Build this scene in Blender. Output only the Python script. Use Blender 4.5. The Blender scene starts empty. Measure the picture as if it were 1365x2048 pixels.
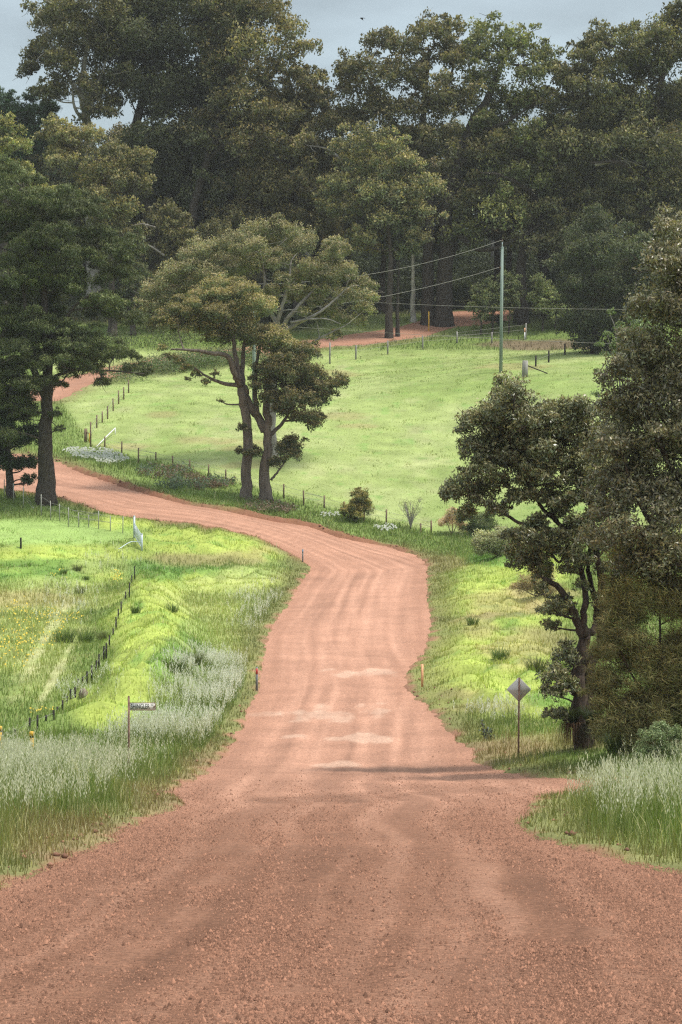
import bpy, math, random
import numpy as np
from mathutils import Vector

# ------------------------------------------------------------------ basics
F, CX, HY = 5000.0, 682.5, 900.0          # focal length in photo pixels, principal column, horizon row
scene = bpy.context.scene
COL = scene.collection
R = np.random.default_rng(7)
random.seed(7)

def W(px, py, d):
    return np.array([(px - CX) * d / F, d, (HY - py) * d / F])

def lin(c):
    return tuple(((v / 12.92) if v <= 0.04045 else ((v + 0.055) / 1.055) ** 2.4) for v in c)

def sstep(a, b, x):
    t = np.clip((x - a) / (b - a), 0, 1)
    return t * t * (3 - 2 * t)

def vnoise(x, y, s, seed=0):
    x = np.asarray(x, float) / s; y = np.asarray(y, float) / s
    xi = np.floor(x).astype(np.int64); yi = np.floor(y).astype(np.int64)
    fx = x - xi; fy = y - yi
    fx = fx * fx * (3 - 2 * fx); fy = fy * fy * (3 - 2 * fy)
    def h(i, j):
        n = (i * 374761393 + j * 668265263 + seed * 974634777) & 0xffffffff
        n = ((n ^ (n >> 13)) * 1274126177) & 0xffffffff
        n = ((n ^ (n >> 16)) * 2246822519) & 0xffffffff
        return (n & 0xffffff) / float(0xffffff)
    return (h(xi, yi) * (1 - fx) + h(xi + 1, yi) * fx) * (1 - fy) + (h(xi, yi + 1) * (1 - fx) + h(xi + 1, yi + 1) * fx) * fy

def fbm(x, y, s, seed=0, o=3):
    v = 0; a = 1; t = 0
    for k in range(o):
        v = v + a * vnoise(x, y, s / 2 ** k, seed + 31 * k); t += a; a *= 0.5
    return v / t

# ------------------------------------------------------------------ materials
def new_mat(name):
    m = bpy.data.materials.new(name); m.use_nodes = True
    nt = m.node_tree; nt.nodes.clear()
    out = nt.nodes.new('ShaderNodeOutputMaterial')
    return m, nt, out

def N(nt, t, **kw):
    n = nt.nodes.new('ShaderNode' + t)
    for k, v in kw.items():
        if hasattr(n, k) and k not in n.inputs: setattr(n, k, v)
        else: n.inputs[k].default_value = v
    return n

def leaf_mat(name, trans=0.3, rough=0.55, spec=0.3, tcol=(1.15, 1.2, 0.6)):
    m, nt, out = new_mat(name)
    a = N(nt, 'Attribute', attribute_name='Col')
    p = N(nt, 'BsdfPrincipled', Roughness=rough)
    p.inputs['Specular IOR Level'].default_value = spec
    t = N(nt, 'BsdfTranslucent')
    mul = N(nt, 'Mix', data_type='RGBA', blend_type='MULTIPLY')
    mul.inputs[0].default_value = 1.0
    mul.inputs[7].default_value = (*tcol, 1)
    mx = N(nt, 'MixShader'); mx.inputs[0].default_value = trans
    L = nt.links.new
    L(a.outputs['Color'], p.inputs['Base Color']); L(a.outputs['Color'], mul.inputs[6])
    L(mul.outputs[2], t.inputs['Color'])
    L(p.outputs[0], mx.inputs[1]); L(t.outputs[0], mx.inputs[2]); L(mx.outputs[0], out.inputs[0])
    return m

def rough_mat(name, c1, c2, scale=6.0, stretch=(1, 1, 1), rough=0.85, bump=0.4, metallic=0.0, dist=0.03, spec=0.25):
    m, nt, out = new_mat(name)
    tc = N(nt, 'TexCoord'); mp = N(nt, 'Mapping'); mp.inputs['Scale'].default_value = stretch
    nz = N(nt, 'TexNoise', Scale=scale, Detail=6.0, Roughness=0.65)
    cr = N(nt, 'ValToRGB'); cr.color_ramp.elements[0].position = 0.35; cr.color_ramp.elements[1].position = 0.68
    cr.color_ramp.elements[0].color = (*c1, 1); cr.color_ramp.elements[1].color = (*c2, 1)
    p = N(nt, 'BsdfPrincipled', Roughness=rough, Metallic=metallic)
    p.inputs['Specular IOR Level'].default_value = spec
    b = N(nt, 'Bump', Strength=bump, Distance=dist)
    L = nt.links.new
    L(tc.outputs['Object'], mp.inputs[0]); L(mp.outputs[0], nz.inputs['Vector'])
    L(nz.outputs['Fac'], cr.inputs[0]); L(cr.outputs[0], p.inputs['Base Color'])
    L(nz.outputs['Fac'], b.inputs['Height']); L(b.outputs[0], p.inputs['Normal']); L(p.outputs[0], out.inputs[0])
    return m

def ground_mat():
    m, nt, out = new_mat('meadow soil and turf')
    a = N(nt, 'Attribute', attribute_name='Col')
    tc = N(nt, 'TexCoord')
    n1 = N(nt, 'TexNoise', Scale=7.0, Detail=8.0, Roughness=0.7)
    n2 = N(nt, 'TexNoise', Scale=0.45, Detail=5.0, Roughness=0.6)
    r1 = N(nt, 'MapRange'); r1.inputs[1].default_value = 0.3; r1.inputs[2].default_value = 0.7
    r1.inputs[3].default_value = 0.72; r1.inputs[4].default_value = 1.25
    r2 = N(nt, 'MapRange'); r2.inputs[1].default_value = 0.3; r2.inputs[2].default_value = 0.7
    r2.inputs[3].default_value = 0.85; r2.inputs[4].default_value = 1.15
    mm = N(nt, 'Math', operation='MULTIPLY')
    vm = N(nt, 'VectorMath', operation='SCALE')
    p = N(nt, 'BsdfPrincipled', Roughness=0.95); p.inputs['Specular IOR Level'].default_value = 0.1
    b = N(nt, 'Bump', Strength=0.6, Distance=0.06)
    L = nt.links.new
    L(tc.outputs['Object'], n1.inputs['Vector']); L(tc.outputs['Object'], n2.inputs['Vector'])
    L(n1.outputs['Fac'], r1.inputs[0]); L(n2.outputs['Fac'], r2.inputs[0])
    L(r1.outputs[0], mm.inputs[0]); L(r2.outputs[0], mm.inputs[1])
    L(a.outputs['Color'], vm.inputs[0]); L(mm.outputs[0], vm.inputs['Scale'])
    L(vm.outputs[0], p.inputs['Base Color']); L(n1.outputs['Fac'], b.inputs['Height'])
    L(b.outputs[0], p.inputs['Normal']); L(p.outputs[0], out.inputs[0])
    return m

def road_mat():
    m, nt, out = new_mat('red gravel road')
    L = nt.links.new
    a = N(nt, 'Attribute', attribute_name='Col')
    tc = N(nt, 'TexCoord')
    v = N(nt, 'TexVoronoi', Scale=22.0); v.feature = 'F1'
    n0 = N(nt, 'TexNoise', Scale=38.0, Detail=7.0, Roughness=0.75)
    n1 = N(nt, 'TexNoise', Scale=9.0, Detail=8.0, Roughness=0.75)
    n2 = N(nt, 'TexNoise', Scale=0.35, Detail=4.0, Roughness=0.55)
    for n in (v, n0, n1, n2): L(tc.outputs['Object'], n.inputs['Vector'])
    def mr(src, lo, hi, a0, a1):
        r = N(nt, 'MapRange'); r.inputs[1].default_value = lo; r.inputs[2].default_value = hi
        r.inputs[3].default_value = a0; r.inputs[4].default_value = a1; L(src, r.inputs[0]); return r.outputs[0]
    def mul(x, y):
        q = N(nt, 'Math', operation='MULTIPLY'); L(x, q.inputs[0]); L(y, q.inputs[1]); return q.outputs[0]
    f = mul(mul(mr(n0.outputs['Fac'], 0.3, 0.7, 0.55, 1.4), mr(n1.outputs['Fac'], 0.32, 0.68, 0.70, 1.28)), mr(n2.outputs['Fac'], 0.3, 0.7, 0.88, 1.12))
    sep = N(nt, 'SeparateColor'); L(v.outputs['Color'], sep.inputs[0])
    f = mul(f, mr(sep.outputs[0], 0.0, 1.0, 0.82, 1.18))
    vm = N(nt, 'VectorMath', operation='SCALE'); L(a.outputs['Color'], vm.inputs[0]); L(f, vm.inputs['Scale'])
    p = N(nt, 'BsdfPrincipled', Roughness=0.92); p.inputs['Specular IOR Level'].default_value = 0.12
    L(vm.outputs[0], p.inputs['Base Color'])
    b = N(nt, 'Bump', Strength=0.7, Distance=0.02); L(n0.outputs['Fac'], b.inputs['Height'])
    b2 = N(nt, 'Bump', Strength=0.5, Distance=0.08); L(n1.outputs['Fac'], b2.inputs['Height']); L(b.outputs[0], b2.inputs['Normal'])
    L(b2.outputs[0], p.inputs['Normal']); L(p.outputs[0], out.inputs[0])
    return m

def flat_mat(name, c, rough=0.6, metallic=0.0, var=0.12, scale=9.0):
    c = np.array(c)
    return rough_mat(name, tuple(c * (1 - var)), tuple(np.minimum(c * (1 + var), 0.95)), scale=scale, rough=rough, metallic=metallic, bump=0.15, dist=0.004)

def col_mat(name, rough=0.85):
    m, nt, out = new_mat(name)
    a = N(nt, 'Attribute', attribute_name='Col')
    p = N(nt, 'BsdfPrincipled', Roughness=rough); p.inputs['Specular IOR Level'].default_value = 0.15
    nt.links.new(a.outputs['Color'], p.inputs['Base Color']); nt.links.new(p.outputs[0], out.inputs[0])
    return m

M = {}
M['ground'] = ground_mat(); M['road'] = road_mat()
M['grass'] = leaf_mat('grass blades', 0.38, 0.6, 0.2, (1.15, 1.2, 0.55))
M['leaf'] = leaf_mat('eucalypt leaves', 0.30, 0.6, 0.25)
M['gloss'] = leaf_mat('glossy gum leaves', 0.15, 0.34, 0.5)
M['needle'] = leaf_mat('pine needles', 0.12, 0.6, 0.25)
M['seed'] = leaf_mat('dry seed heads', 0.35, 0.7, 0.2, (1.05, 1.0, 0.85))
M['stone'] = col_mat('loose stones')
M['bark_dark'] = rough_mat('dark fissured bark', (0.028, 0.022, 0.018), (0.085, 0.066, 0.052), 5.0, (1, 1, 0.22), bump=1.0, dist=0.12)
M['bark_red'] = rough_mat('reddish gum bark', (0.07, 0.053, 0.043), (0.20, 0.155, 0.125), 4.0, (1, 1, 0.2), bump=0.9, dist=0.1)
M['bark_pale'] = rough_mat('pale smooth bark', (0.16, 0.14, 0.125), (0.36, 0.33, 0.30), 2.0, (1, 1, 0.3), bump=0.4, dist=0.05)
M['bark_near'] = rough_mat('wet dark marri bark', (0.022, 0.015, 0.012), (0.12, 0.08, 0.06), 9.0, (1, 1, 0.2), bump=1.0, dist=0.05)
M['post'] = rough_mat('weathered brown post', (0.10, 0.07, 0.045), (0.27, 0.19, 0.12), 9.0, (1, 1, 0.15), bump=0.5)
M['post_black'] = rough_mat('black creosote post', (0.012, 0.010, 0.009), (0.05, 0.04, 0.035), 9.0, (1, 1, 0.2))
M['post_grey'] = rough_mat('grey bleached timber', (0.16, 0.145, 0.13), (0.36, 0.34, 0.31), 6.0, (1, 1, 0.12), bump=0.6)
M['galv'] = flat_mat('galvanised steel', (0.46, 0.52, 0.54), 0.45, 0.25)
M['star'] = flat_mat('pale steel picket', (0.30, 0.29, 0.25), 0.6, 0.1)
M['wire'] = flat_mat('fence wire', (0.34, 0.32, 0.29), 0.6, 0.1)
M['cable'] = flat_mat('weathered cable', (0.30, 0.28, 0.25), 0.6)
M['treated'] = rough_mat('green treated pole', (0.15, 0.19, 0.165), (0.29, 0.34, 0.305), 3.0, (1, 1, 0.1), bump=0.3)
M['yellow'] = flat_mat('faded yellow paint', (0.62, 0.36, 0.045), 0.55)
M['orange'] = flat_mat('faded orange plastic', (0.70, 0.36, 0.20), 0.6)
M['guide'] = flat_mat('dark grey guide post', (0.20, 0.20, 0.20), 0.6)
M['reflector'] = flat_mat('red reflector', (0.50, 0.07, 0.05), 0.35)
M['reflector_blue'] = flat_mat('blue grey marker sleeve', (0.16, 0.25, 0.36), 0.4)
M['rust'] = rough_mat('rusty sign pipe', (0.13, 0.075, 0.055), (0.34, 0.20, 0.15), 14.0, (1, 1, 0.4), rough=0.8, bump=0.3, dist=0.005)
M['sign_white'] = flat_mat('aged white enamel', (0.72, 0.70, 0.64), 0.45, 0.0, 0.08)
M['sign_black'] = flat_mat('black sign lettering', (0.015, 0.015, 0.015), 0.5)
M['alu'] = flat_mat('dull aluminium sign back', (0.62, 0.60, 0.57), 0.65, 0.0, 0.05, 2.0)
M['white'] = flat_mat('white painted steel', (0.74, 0.73, 0.70), 0.5)
M['rock'] = rough_mat('brown boulder', (0.12, 0.085, 0.06), (0.30, 0.23, 0.18), 5.0)
M['bird'] = flat_mat('dark feathers', (0.012, 0.013, 0.015), 0.6)
M['porcelain'] = flat_mat('brown insulator glaze', (0.10, 0.05, 0.03), 0.25)

# ------------------------------------------------------------------ mesh helpers
def make_mesh(name, V, faces, C=None, smooth=False):
    """faces: list of int arrays (n x k)."""
    me = bpy.data.meshes.new(name)
    V = np.asarray(V, np.float32)
    me.vertices.add(len(V)); me.vertices.foreach_set('co', V.ravel())
    faces = [np.asarray(f, np.int32) for f in faces if len(f)]
    nl = sum(f.size for f in faces); nf = sum(len(f) for f in faces)
    me.loops.add(nl); me.polygons.add(nf)
    me.loops.foreach_set('vertex_index', np.concatenate([f.ravel() for f in faces]))
    tot = np.concatenate([np.full(len(f), f.shape[1], np.int32) for f in faces])
    st = np.concatenate([[0], np.cumsum(tot)[:-1]]).astype(np.int32)
    me.polygons.foreach_set('loop_start', st)
    try: me.polygons.foreach_set('loop_total', tot)
    except Exception: pass
    if smooth: me.polygons.foreach_set('use_smooth', np.ones(nf, bool))
    me.update(calc_edges=True)
    if C is not None:
        at = me.attributes.new('Col', 'FLOAT_COLOR', 'POINT')
        c4 = np.ones((len(V), 4), np.float32); c4[:, :3] = C
        at.data.foreach_set('color', c4.ravel())
    return me

class MB:
    def __init__(s): s.V = []; s.Q = []; s.T = []; s.C = []; s.n = 0
    def add(s, V, Q=(), T=(), C=None):
        V = np.asarray(V, float).reshape(-1, 3)
        if len(Q): s.Q.append(np.asarray(Q, int) + s.n)
        if len(T): s.T.append(np.asarray(T, int) + s.n)
        s.V.append(V); s.n += len(V)
        if C is None: C = (0.5, 0.5, 0.5)
        C = np.asarray(C, float)
        s.C.append(np.broadcast_to(C, (len(V), 3)) if C.ndim == 1 else C)
        return s
    def box(s, c, size, rot=None):
        x, y, z = np.array(size) / 2
        V = np.array([[i, j, k] for i in (-x, x) for j in (-y, y) for k in (-z, z)])
        if rot is not None: V = V @ np.array(rot).T
        return s.add(V + np.array(c), [[0, 1, 3, 2], [4, 6, 7, 5], [0, 4, 5, 1], [2, 3, 7, 6], [0, 2, 6, 4], [1, 5, 7, 3]])
    def tube(s, P, r, k=6, C=None, cap=True):
        P = np.asarray(P, float); n = len(P)
        r = np.broadcast_to(np.asarray(r, float), (n,)) if np.ndim(r) <= 1 else r
        T = np.gradient(P, axis=0); T /= np.linalg.norm(T, axis=1)[:, None] + 1e-9
        up = np.array([0, 1.0, 0]) if abs(T[0][2]) > 0.6 else np.array([0, 0, 1.0])
        A = np.cross(T, up); A /= np.linalg.norm(A, axis=1)[:, None] + 1e-9
        B = np.cross(T, A)
        th = np.arange(k) * 2 * math.pi / k
        V = P[:, None, :] + r[:, None, None] * (A[:, None, :] * np.cos(th)[None, :, None] + B[:, None, :] * np.sin(th)[None, :, None])
        V = V.reshape(-1, 3)
        Q = [[i * k + j, i * k + (j + 1) % k, (i + 1) * k + (j + 1) % k, (i + 1) * k + j] for i in range(n - 1) for j in range(k)]
        Tr = []
        if cap:
            V = np.vstack([V, P[0], P[-1]]); a, b = len(V) - 2, len(V) - 1
            Tr = [[a, (j + 1) % k, j] for j in range(k)] + [[b, (n - 1) * k + j, (n - 1) * k + (j + 1) % k] for j in range(k)]
        return s.add(V, Q, Tr, C)
    def build(s, name, mat, parent=None, smooth=False, origin=None):
        V = np.vstack(s.V); C = np.vstack(s.C)
        fs = ([np.vstack(s.Q)] if s.Q else []) + ([np.vstack(s.T)] if s.T else [])
        o0 = np.zeros(3)
        if parent is not None: o0 = np.array(parent.get('_org', (0, 0, 0)))
        elif origin is not None: o0 = np.array(origin, float)
        me = make_mesh(name, V - o0, fs, C, smooth)
        me.materials.append(mat)
        o = bpy.data.objects.new(name, me); COL.objects.link(o)
        if parent is not None: o.parent = parent; o['_org'] = tuple(o0)
        else: o.location = o0; o['_org'] = tuple(o0)
        return o

ALL = []
def tag(o, label=None, cat=None, group=None, kind=None):
    if label: o['label'] = label
    if cat: o['category'] = cat
    if group: o['group'] = group
    if kind: o['kind'] = kind
    return o

def thing(name, org, label, cat, group=None):
    o = bpy.data.objects.new(name, None); COL.objects.link(o)
    o.location = tuple(org); o['_org'] = tuple(float(v) for v in org); o.empty_display_size = 0.2
    return tag(o, label, cat, group)

def catmull(P, n=6):
    P = np.asarray(P, float)
    if len(P) < 3:
        t = np.linspace(0, 1, n + 1)[:, None]; return P[0] * (1 - t) + P[-1] * t
    Q = np.vstack([2 * P[0] - P[1], P, 2 * P[-1] - P[-2]]); out = []
    for i in range(1, len(Q) - 2):
        for t in np.linspace(0, 1, n, endpoint=False):
            a, b, c, d = Q[i - 1], Q[i], Q[i + 1], Q[i + 2]
            out.append(0.5 * ((2 * b) + (-a + c) * t + (2 * a - 5 * b + 4 * c - d) * t * t + (-a + 3 * b - 3 * c + d) * t ** 3))
    out.append(Q[-2]); return np.array(out)

# ------------------------------------------------------------------ terrain
CP = [  # photo column, row, distance
 (682, 2048, 22.7), (0, 2048, 22.7), (1365, 2048, 22.7), (0, 1790, 36.4), (682, 1790, 36.4), (1365, 1770, 37.5),
 (230, 1700, 46), (682, 1700, 46), (1140, 1700, 46), (1365, 1720, 44), (385, 1600, 65.7), (682, 1600, 65.7), (1063, 1600, 65), (1365, 1585, 67),
 (0, 1640, 57), (0, 1560, 78), (258, 1548, 83), (640, 1548, 83), (1000, 1535, 85), (682, 1480, 97), (682, 1430, 107), (682, 1380, 117),
 (682, 1320, 131), (700, 1250, 152), (720, 1200, 172), (730, 1150, 196), (690, 1118, 207),
 (1037, 1512, 88), (970, 1478, 95), (1165, 1490, 86), (1365, 1490, 84), (845, 1375, 117), (1000, 1380, 113), (880, 1250, 152), (1000, 1250, 150), (1100, 1300, 138),
 (1180, 1280, 138), (985, 1112, 196), (1080, 1125, 190), (900, 1130, 198), (850, 1105, 210), (1300, 1120, 180),
 (60, 1465, 100), (165, 1365, 118), (215, 1290, 137), (245, 1240, 155), (268, 1165, 188), (60, 1250, 150), (60, 1160, 180), (513, 1380, 117), (400, 1250, 152), (430, 1150, 190),
 (283, 1100, 200), (400, 1085, 204), (540, 1090, 206), (605, 1122, 203), (50, 1092, 196), (40, 1045, 205), (100, 1022, 208), (95, 1006, 210), (20, 1000, 213), (240, 1033, 210),
 (5, 950, 235), (130, 925, 238), (300, 990, 222), (475, 1025, 217), (225, 965, 230), (515, 1000, 226), (567, 990, 232), (647, 1010, 229), (772, 1046, 224), (862, 1062, 221),
 (450, 958, 235), (345, 928, 243), (275, 912, 248), (180, 893, 250), (205, 843, 262), (245, 797, 275), (258, 780, 280), (130, 790, 278), (200, 755, 290), (0, 830, 268),
 (320, 735, 298), (420, 722, 304), (650, 700, 316), (750, 685, 321), (830, 670, 326), (930, 645, 335), (1100, 690, 318), (500, 900, 247), (700, 900, 250), (700, 850, 262), (700, 750, 297),
 (1003, 745, 285), (1050, 753, 282), (1130, 710, 300), (1000, 1000, 232), (1150, 810, 262), (1000, 870, 257), (1300, 780, 265), (1300, 1000, 225), (1250, 640, 325),
 (500, 645, 335), (250, 655, 325), (50, 690, 305), (682, 575, 375), (200, 590, 365), (1200, 590, 365), (682, 500, 450), (0, 510, 450), (1365, 510, 450)]
_P = np.array([W(*c) for c in CP])
_extra = []
for x in (-3, 0, 3): _extra.append((x, 0.0, -2.4))
_extra += [(-9, 0, -2.2), (9, 0, -2.0), (0, 11, -3.75), (-7, 11, -3.5), (7, 11, -3.3), (-12, 36, -6.2), (12, 36, -6.0), (-14, 60, -8.4), (15, 60, -8.0),
           (-22, 100, -11.0), (22, 100, -9.2), (-32, 150, -10), (34, 150, -8.5), (-50, 215, -4), (45, 215, -4.5), (-65, 300, 9), (65, 300, 11), (0, -20, 0.5)]
_P = np.vstack([_P, np.array(_extra, float)])
SC = 100.0
def _phi(r): return np.where(r > 1e-9, r * r * np.log(np.maximum(r, 1e-9)), 0)
def _fit():
    X = _P[:, :2] / SC; n = len(X)
    K = _phi(np.linalg.norm(X[:, None] - X[None], axis=2)) + np.eye(n) * 2e-4
    A = np.hstack([np.ones((n, 1)), X])
    S = np.block([[K, A], [A.T, np.zeros((3, 3))]])
    return np.linalg.solve(S, np.concatenate([_P[:, 2], np.zeros(3)])), X
_w, _X = _fit()
def Hb(x, y):
    x = np.clip(np.asarray(x, float), -75, 75); y = np.clip(np.asarray(y, float), -20, 470)
    sh = np.broadcast(x, y).shape
    q = np.stack([np.broadcast_to(x, sh).ravel(), np.broadcast_to(y, sh).ravel()], 1) / SC
    out = np.empty(len(q))
    for i in range(0, len(q), 20000):
        b = q[i:i + 20000]
        out[i:i + 20000] = _phi(np.linalg.norm(b[:, None] - _X[None], axis=2)) @ _w[:-3] + _w[-3] + b @ _w[-2:]
    return out.reshape(sh)

def march(px, py, fn, lo=14.0, hi=470.0):
    d = np.arange(lo, hi, 0.2)
    g = fn((px - CX) * d / F, d) - (HY - py) * d / F
    k = np.argmax(g > 0)
    if g[k] <= 0: return None
    if k == 0: dd = d[0]
    else: dd = d[k - 1] + (d[k] - d[k - 1]) * (-g[k - 1]) / (g[k] - g[k - 1])
    return np.array([(px - CX) * dd / F, dd, (HY - py) * dd / F])

def hitb(px, py): return march(px, py, Hb)

# road outlines traced as ground contacts
RL = [(-60, 1830), (0, 1782), (100, 1740), (230, 1685), (280, 1645), (385, 1608), (352, 1590), (362, 1570), (400, 1556), (470, 1480), (500, 1420), (520, 1380), (528, 1330),
      (540, 1265), (565, 1225), (590, 1190), (625, 1135), (602, 1115), (540, 1085), (480, 1068), (430, 1058), (380, 1050), (300, 1041), (220, 1028), (154, 1007), (117, 996), (60, 985), (-20, 975), (-200, 955)]
RR = [(-200, 880), (-20, 900), (60, 912), (115, 925), (175, 950), (225, 965), (300, 990), (370, 1008), (475, 1026), (550, 1042), (619, 1052), (677, 1074), (740, 1086), (783, 1095), (833, 1110),
      (855, 1130), (853, 1150), (853, 1200), (860, 1250), (848, 1300), (808, 1350), (813, 1375), (853, 1410), (888, 1445), (918, 1490), (953, 1530), (1008, 1543), (1068, 1553), (1180, 1560), (1420, 1560),
      (1420, 1596), (1180, 1594), (1075, 1590), (1063, 1606), (1030, 1645), (1053, 1670), (1133, 1695), (1273, 1728), (1365, 1746), (1440, 1780)]
def _edge(L):
    o = []
    for p in L:
        h = hitb(*p)
        if h is not None: o.append(h[:2])
    return np.array(o)
EL, ER = _edge(RL), _edge(RR)
POLY1 = np.vstack([[[-7.5, -15]], [[-6.6, 15]], EL, ER, [[6.6, 15]], [[7.5, -15]]])
UP = [(-160, 815), (60, 800), (117, 800), (160, 775), (210, 758), (300, 737), (420, 721), (560, 706), (650, 693), (720, 690), (770, 684), (850, 672), (905, 655), (960, 650), (1010, 640),
      (1010, 622), (950, 622), (900, 625), (850, 640), (800, 655), (700, 672), (640, 680), (500, 695), (400, 708), (300, 722), (210, 738), (150, 755), (110, 770), (60, 775), (-160, 780)]
POLY2 = np.array([hitb(*p)[:2] for p in UP])

def seg_dist(x, y, P, closed=True):
    d = np.full(x.shape, 1e9)
    n = len(P)
    for i in range(n if closed else n - 1):
        a = P[i]; b = P[(i + 1) % n]; e = b - a; L2 = e @ e + 1e-12
        t = np.clip(((x - a[0]) * e[0] + (y - a[1]) * e[1]) / L2, 0, 1)
        d = np.minimum(d, (x - a[0] - t * e[0]) ** 2 + (y - a[1] - t * e[1]) ** 2)
    return np.sqrt(d)
def inside(x, y, P):
    c = np.zeros(x.shape, bool); n = len(P)
    for i in range(n):
        a = P[i]; b = P[(i + 1) % n]
        cond = (a[1] > y) != (b[1] > y)
        xx = a[0] + (y - a[1]) * (b[0] - a[0]) / (b[1] - a[1] + 1e-12)
        c ^= cond & (x < xx)
    return c
def road_sd(x, y):
    x = np.asarray(x, float); y = np.asarray(y, float)
    s = None
    for P in (POLY1, POLY2):
        d = seg_dist(x, y, P); d = np.where(inside(x, y, P), -d, d)
        s = d if s is None else np.minimum(s, d)
    return s

def proj(x, y, z):
    y = np.maximum(y, 5.0)
    return CX + F * x / y, HY - F * z / y

def ell(px, py, cx, cy, rx, ry, nz=0.0):
    q = np.sqrt(((px - cx) / rx) ** 2 + ((py - cy) / ry) ** 2)
    return sstep(1.25, 0.65, q + nz)

def hummock(x, y, px, py):
    nz = (fbm(x, y, 5, 3) - 0.5) * 0.6
    m = np.zeros_like(px)
    for c in ((320, 1180, 60, 40), (300, 1260, 90, 80), (300, 1350, 90, 80), (250, 1410, 120, 55), (420, 1085, 150, 32), (520, 1105, 70, 25), (120, 1112, 190, 22),
              (960, 1330, 140, 75), (1000, 1200, 150, 70), (1060, 1140, 90, 40), (1050, 1400, 110, 40), (110, 1150, 140, 22), (450, 1160, 110, 30), (240, 1045, 70, 18), (900, 1390, 60, 30)):
        m = np.maximum(m, ell(px, py, *c, nz))
    return m

MOUND = np.array([hitb(*p)[:2] for p in ((318, 1178), (290, 1225), (292, 1260), (315, 1300), (325, 1340), (310, 1385), (262, 1425), (180, 1452))])
def Hfull(x, y, sd=None):
    x, y = np.broadcast_arrays(np.asarray(x, float), np.asarray(y, float))
    h = Hb(x, y)
    if sd is None: sd = road_sd(x, y)
    px, py = proj(x, y, h)
    hm = hummock(x, y, px, py)
    off = sstep(0.2, 2.5, sd)
    b1 = 1 - np.abs(2 * vnoise(x * 1.0, y * 0.75, 1.9, 11) - 1)
    b2 = 1 - np.abs(2 * vnoise(x, y * 0.8, 0.95, 12) - 1)
    h = h + hm * off * (0.58 * b1 + 0.34 * b2 - 0.22)
    dm = seg_dist(x, y, MOUND, False)
    h = h + 0.95 * np.exp(-(dm / 1.7) ** 2) * (0.6 + 0.5 * b1)
    h = h + off * 0.10 * (fbm(x, y, 6, 5) - 0.5) + off * 0.05 * (vnoise(x, y, 0.7, 8) - 0.5)
    # grader windrow beside the road, a cut bank on the far bend
    bank = ell(px, py, 600, 1045, 330, 45) + ell(px, py, 250, 970, 180, 50)
    bank = np.clip(bank, 0, 1)
    rag = fbm(x, y, 1.6, 21) - 0.5
    e = sd + (0.9 - 0.45 * sstep(95, 130, y)) * rag * sstep(25, 60, y) + 0.12 * (vnoise(x, y, 0.6, 23) - 0.5)
    berm = np.exp(-((e - 0.5) / 0.55) ** 2) * (0.02 + 0.07 * vnoise(x, y, 1.1, 22) + 0.26 * bank * (0.4 + vnoise(x, y, 0.8, 24)))
    h = h + berm
    h = h - 0.34 * sstep(0.25, -0.35, e)
    return h
def hit(px, py): return march(px, py, Hfull)

# ground colours (surface albedo)
C_GREEN = np.array([0.145, 0.195, 0.052]); C_LIME = np.array([0.33, 0.385, 0.085]); C_DEEP = np.array([0.085, 0.165, 0.035]); C_PAD = np.array([0.26, 0.31, 0.105])
C_STRAW = np.array([0.48, 0.44, 0.25]); C_BROWN = np.array([0.26, 0.17, 0.10]); C_SOIL = np.array([0.27, 0.135, 0.085]); C_PALE = np.array([0.30, 0.36, 0.20])
C_FOREST = np.array([0.060, 0.055, 0.028])

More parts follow.
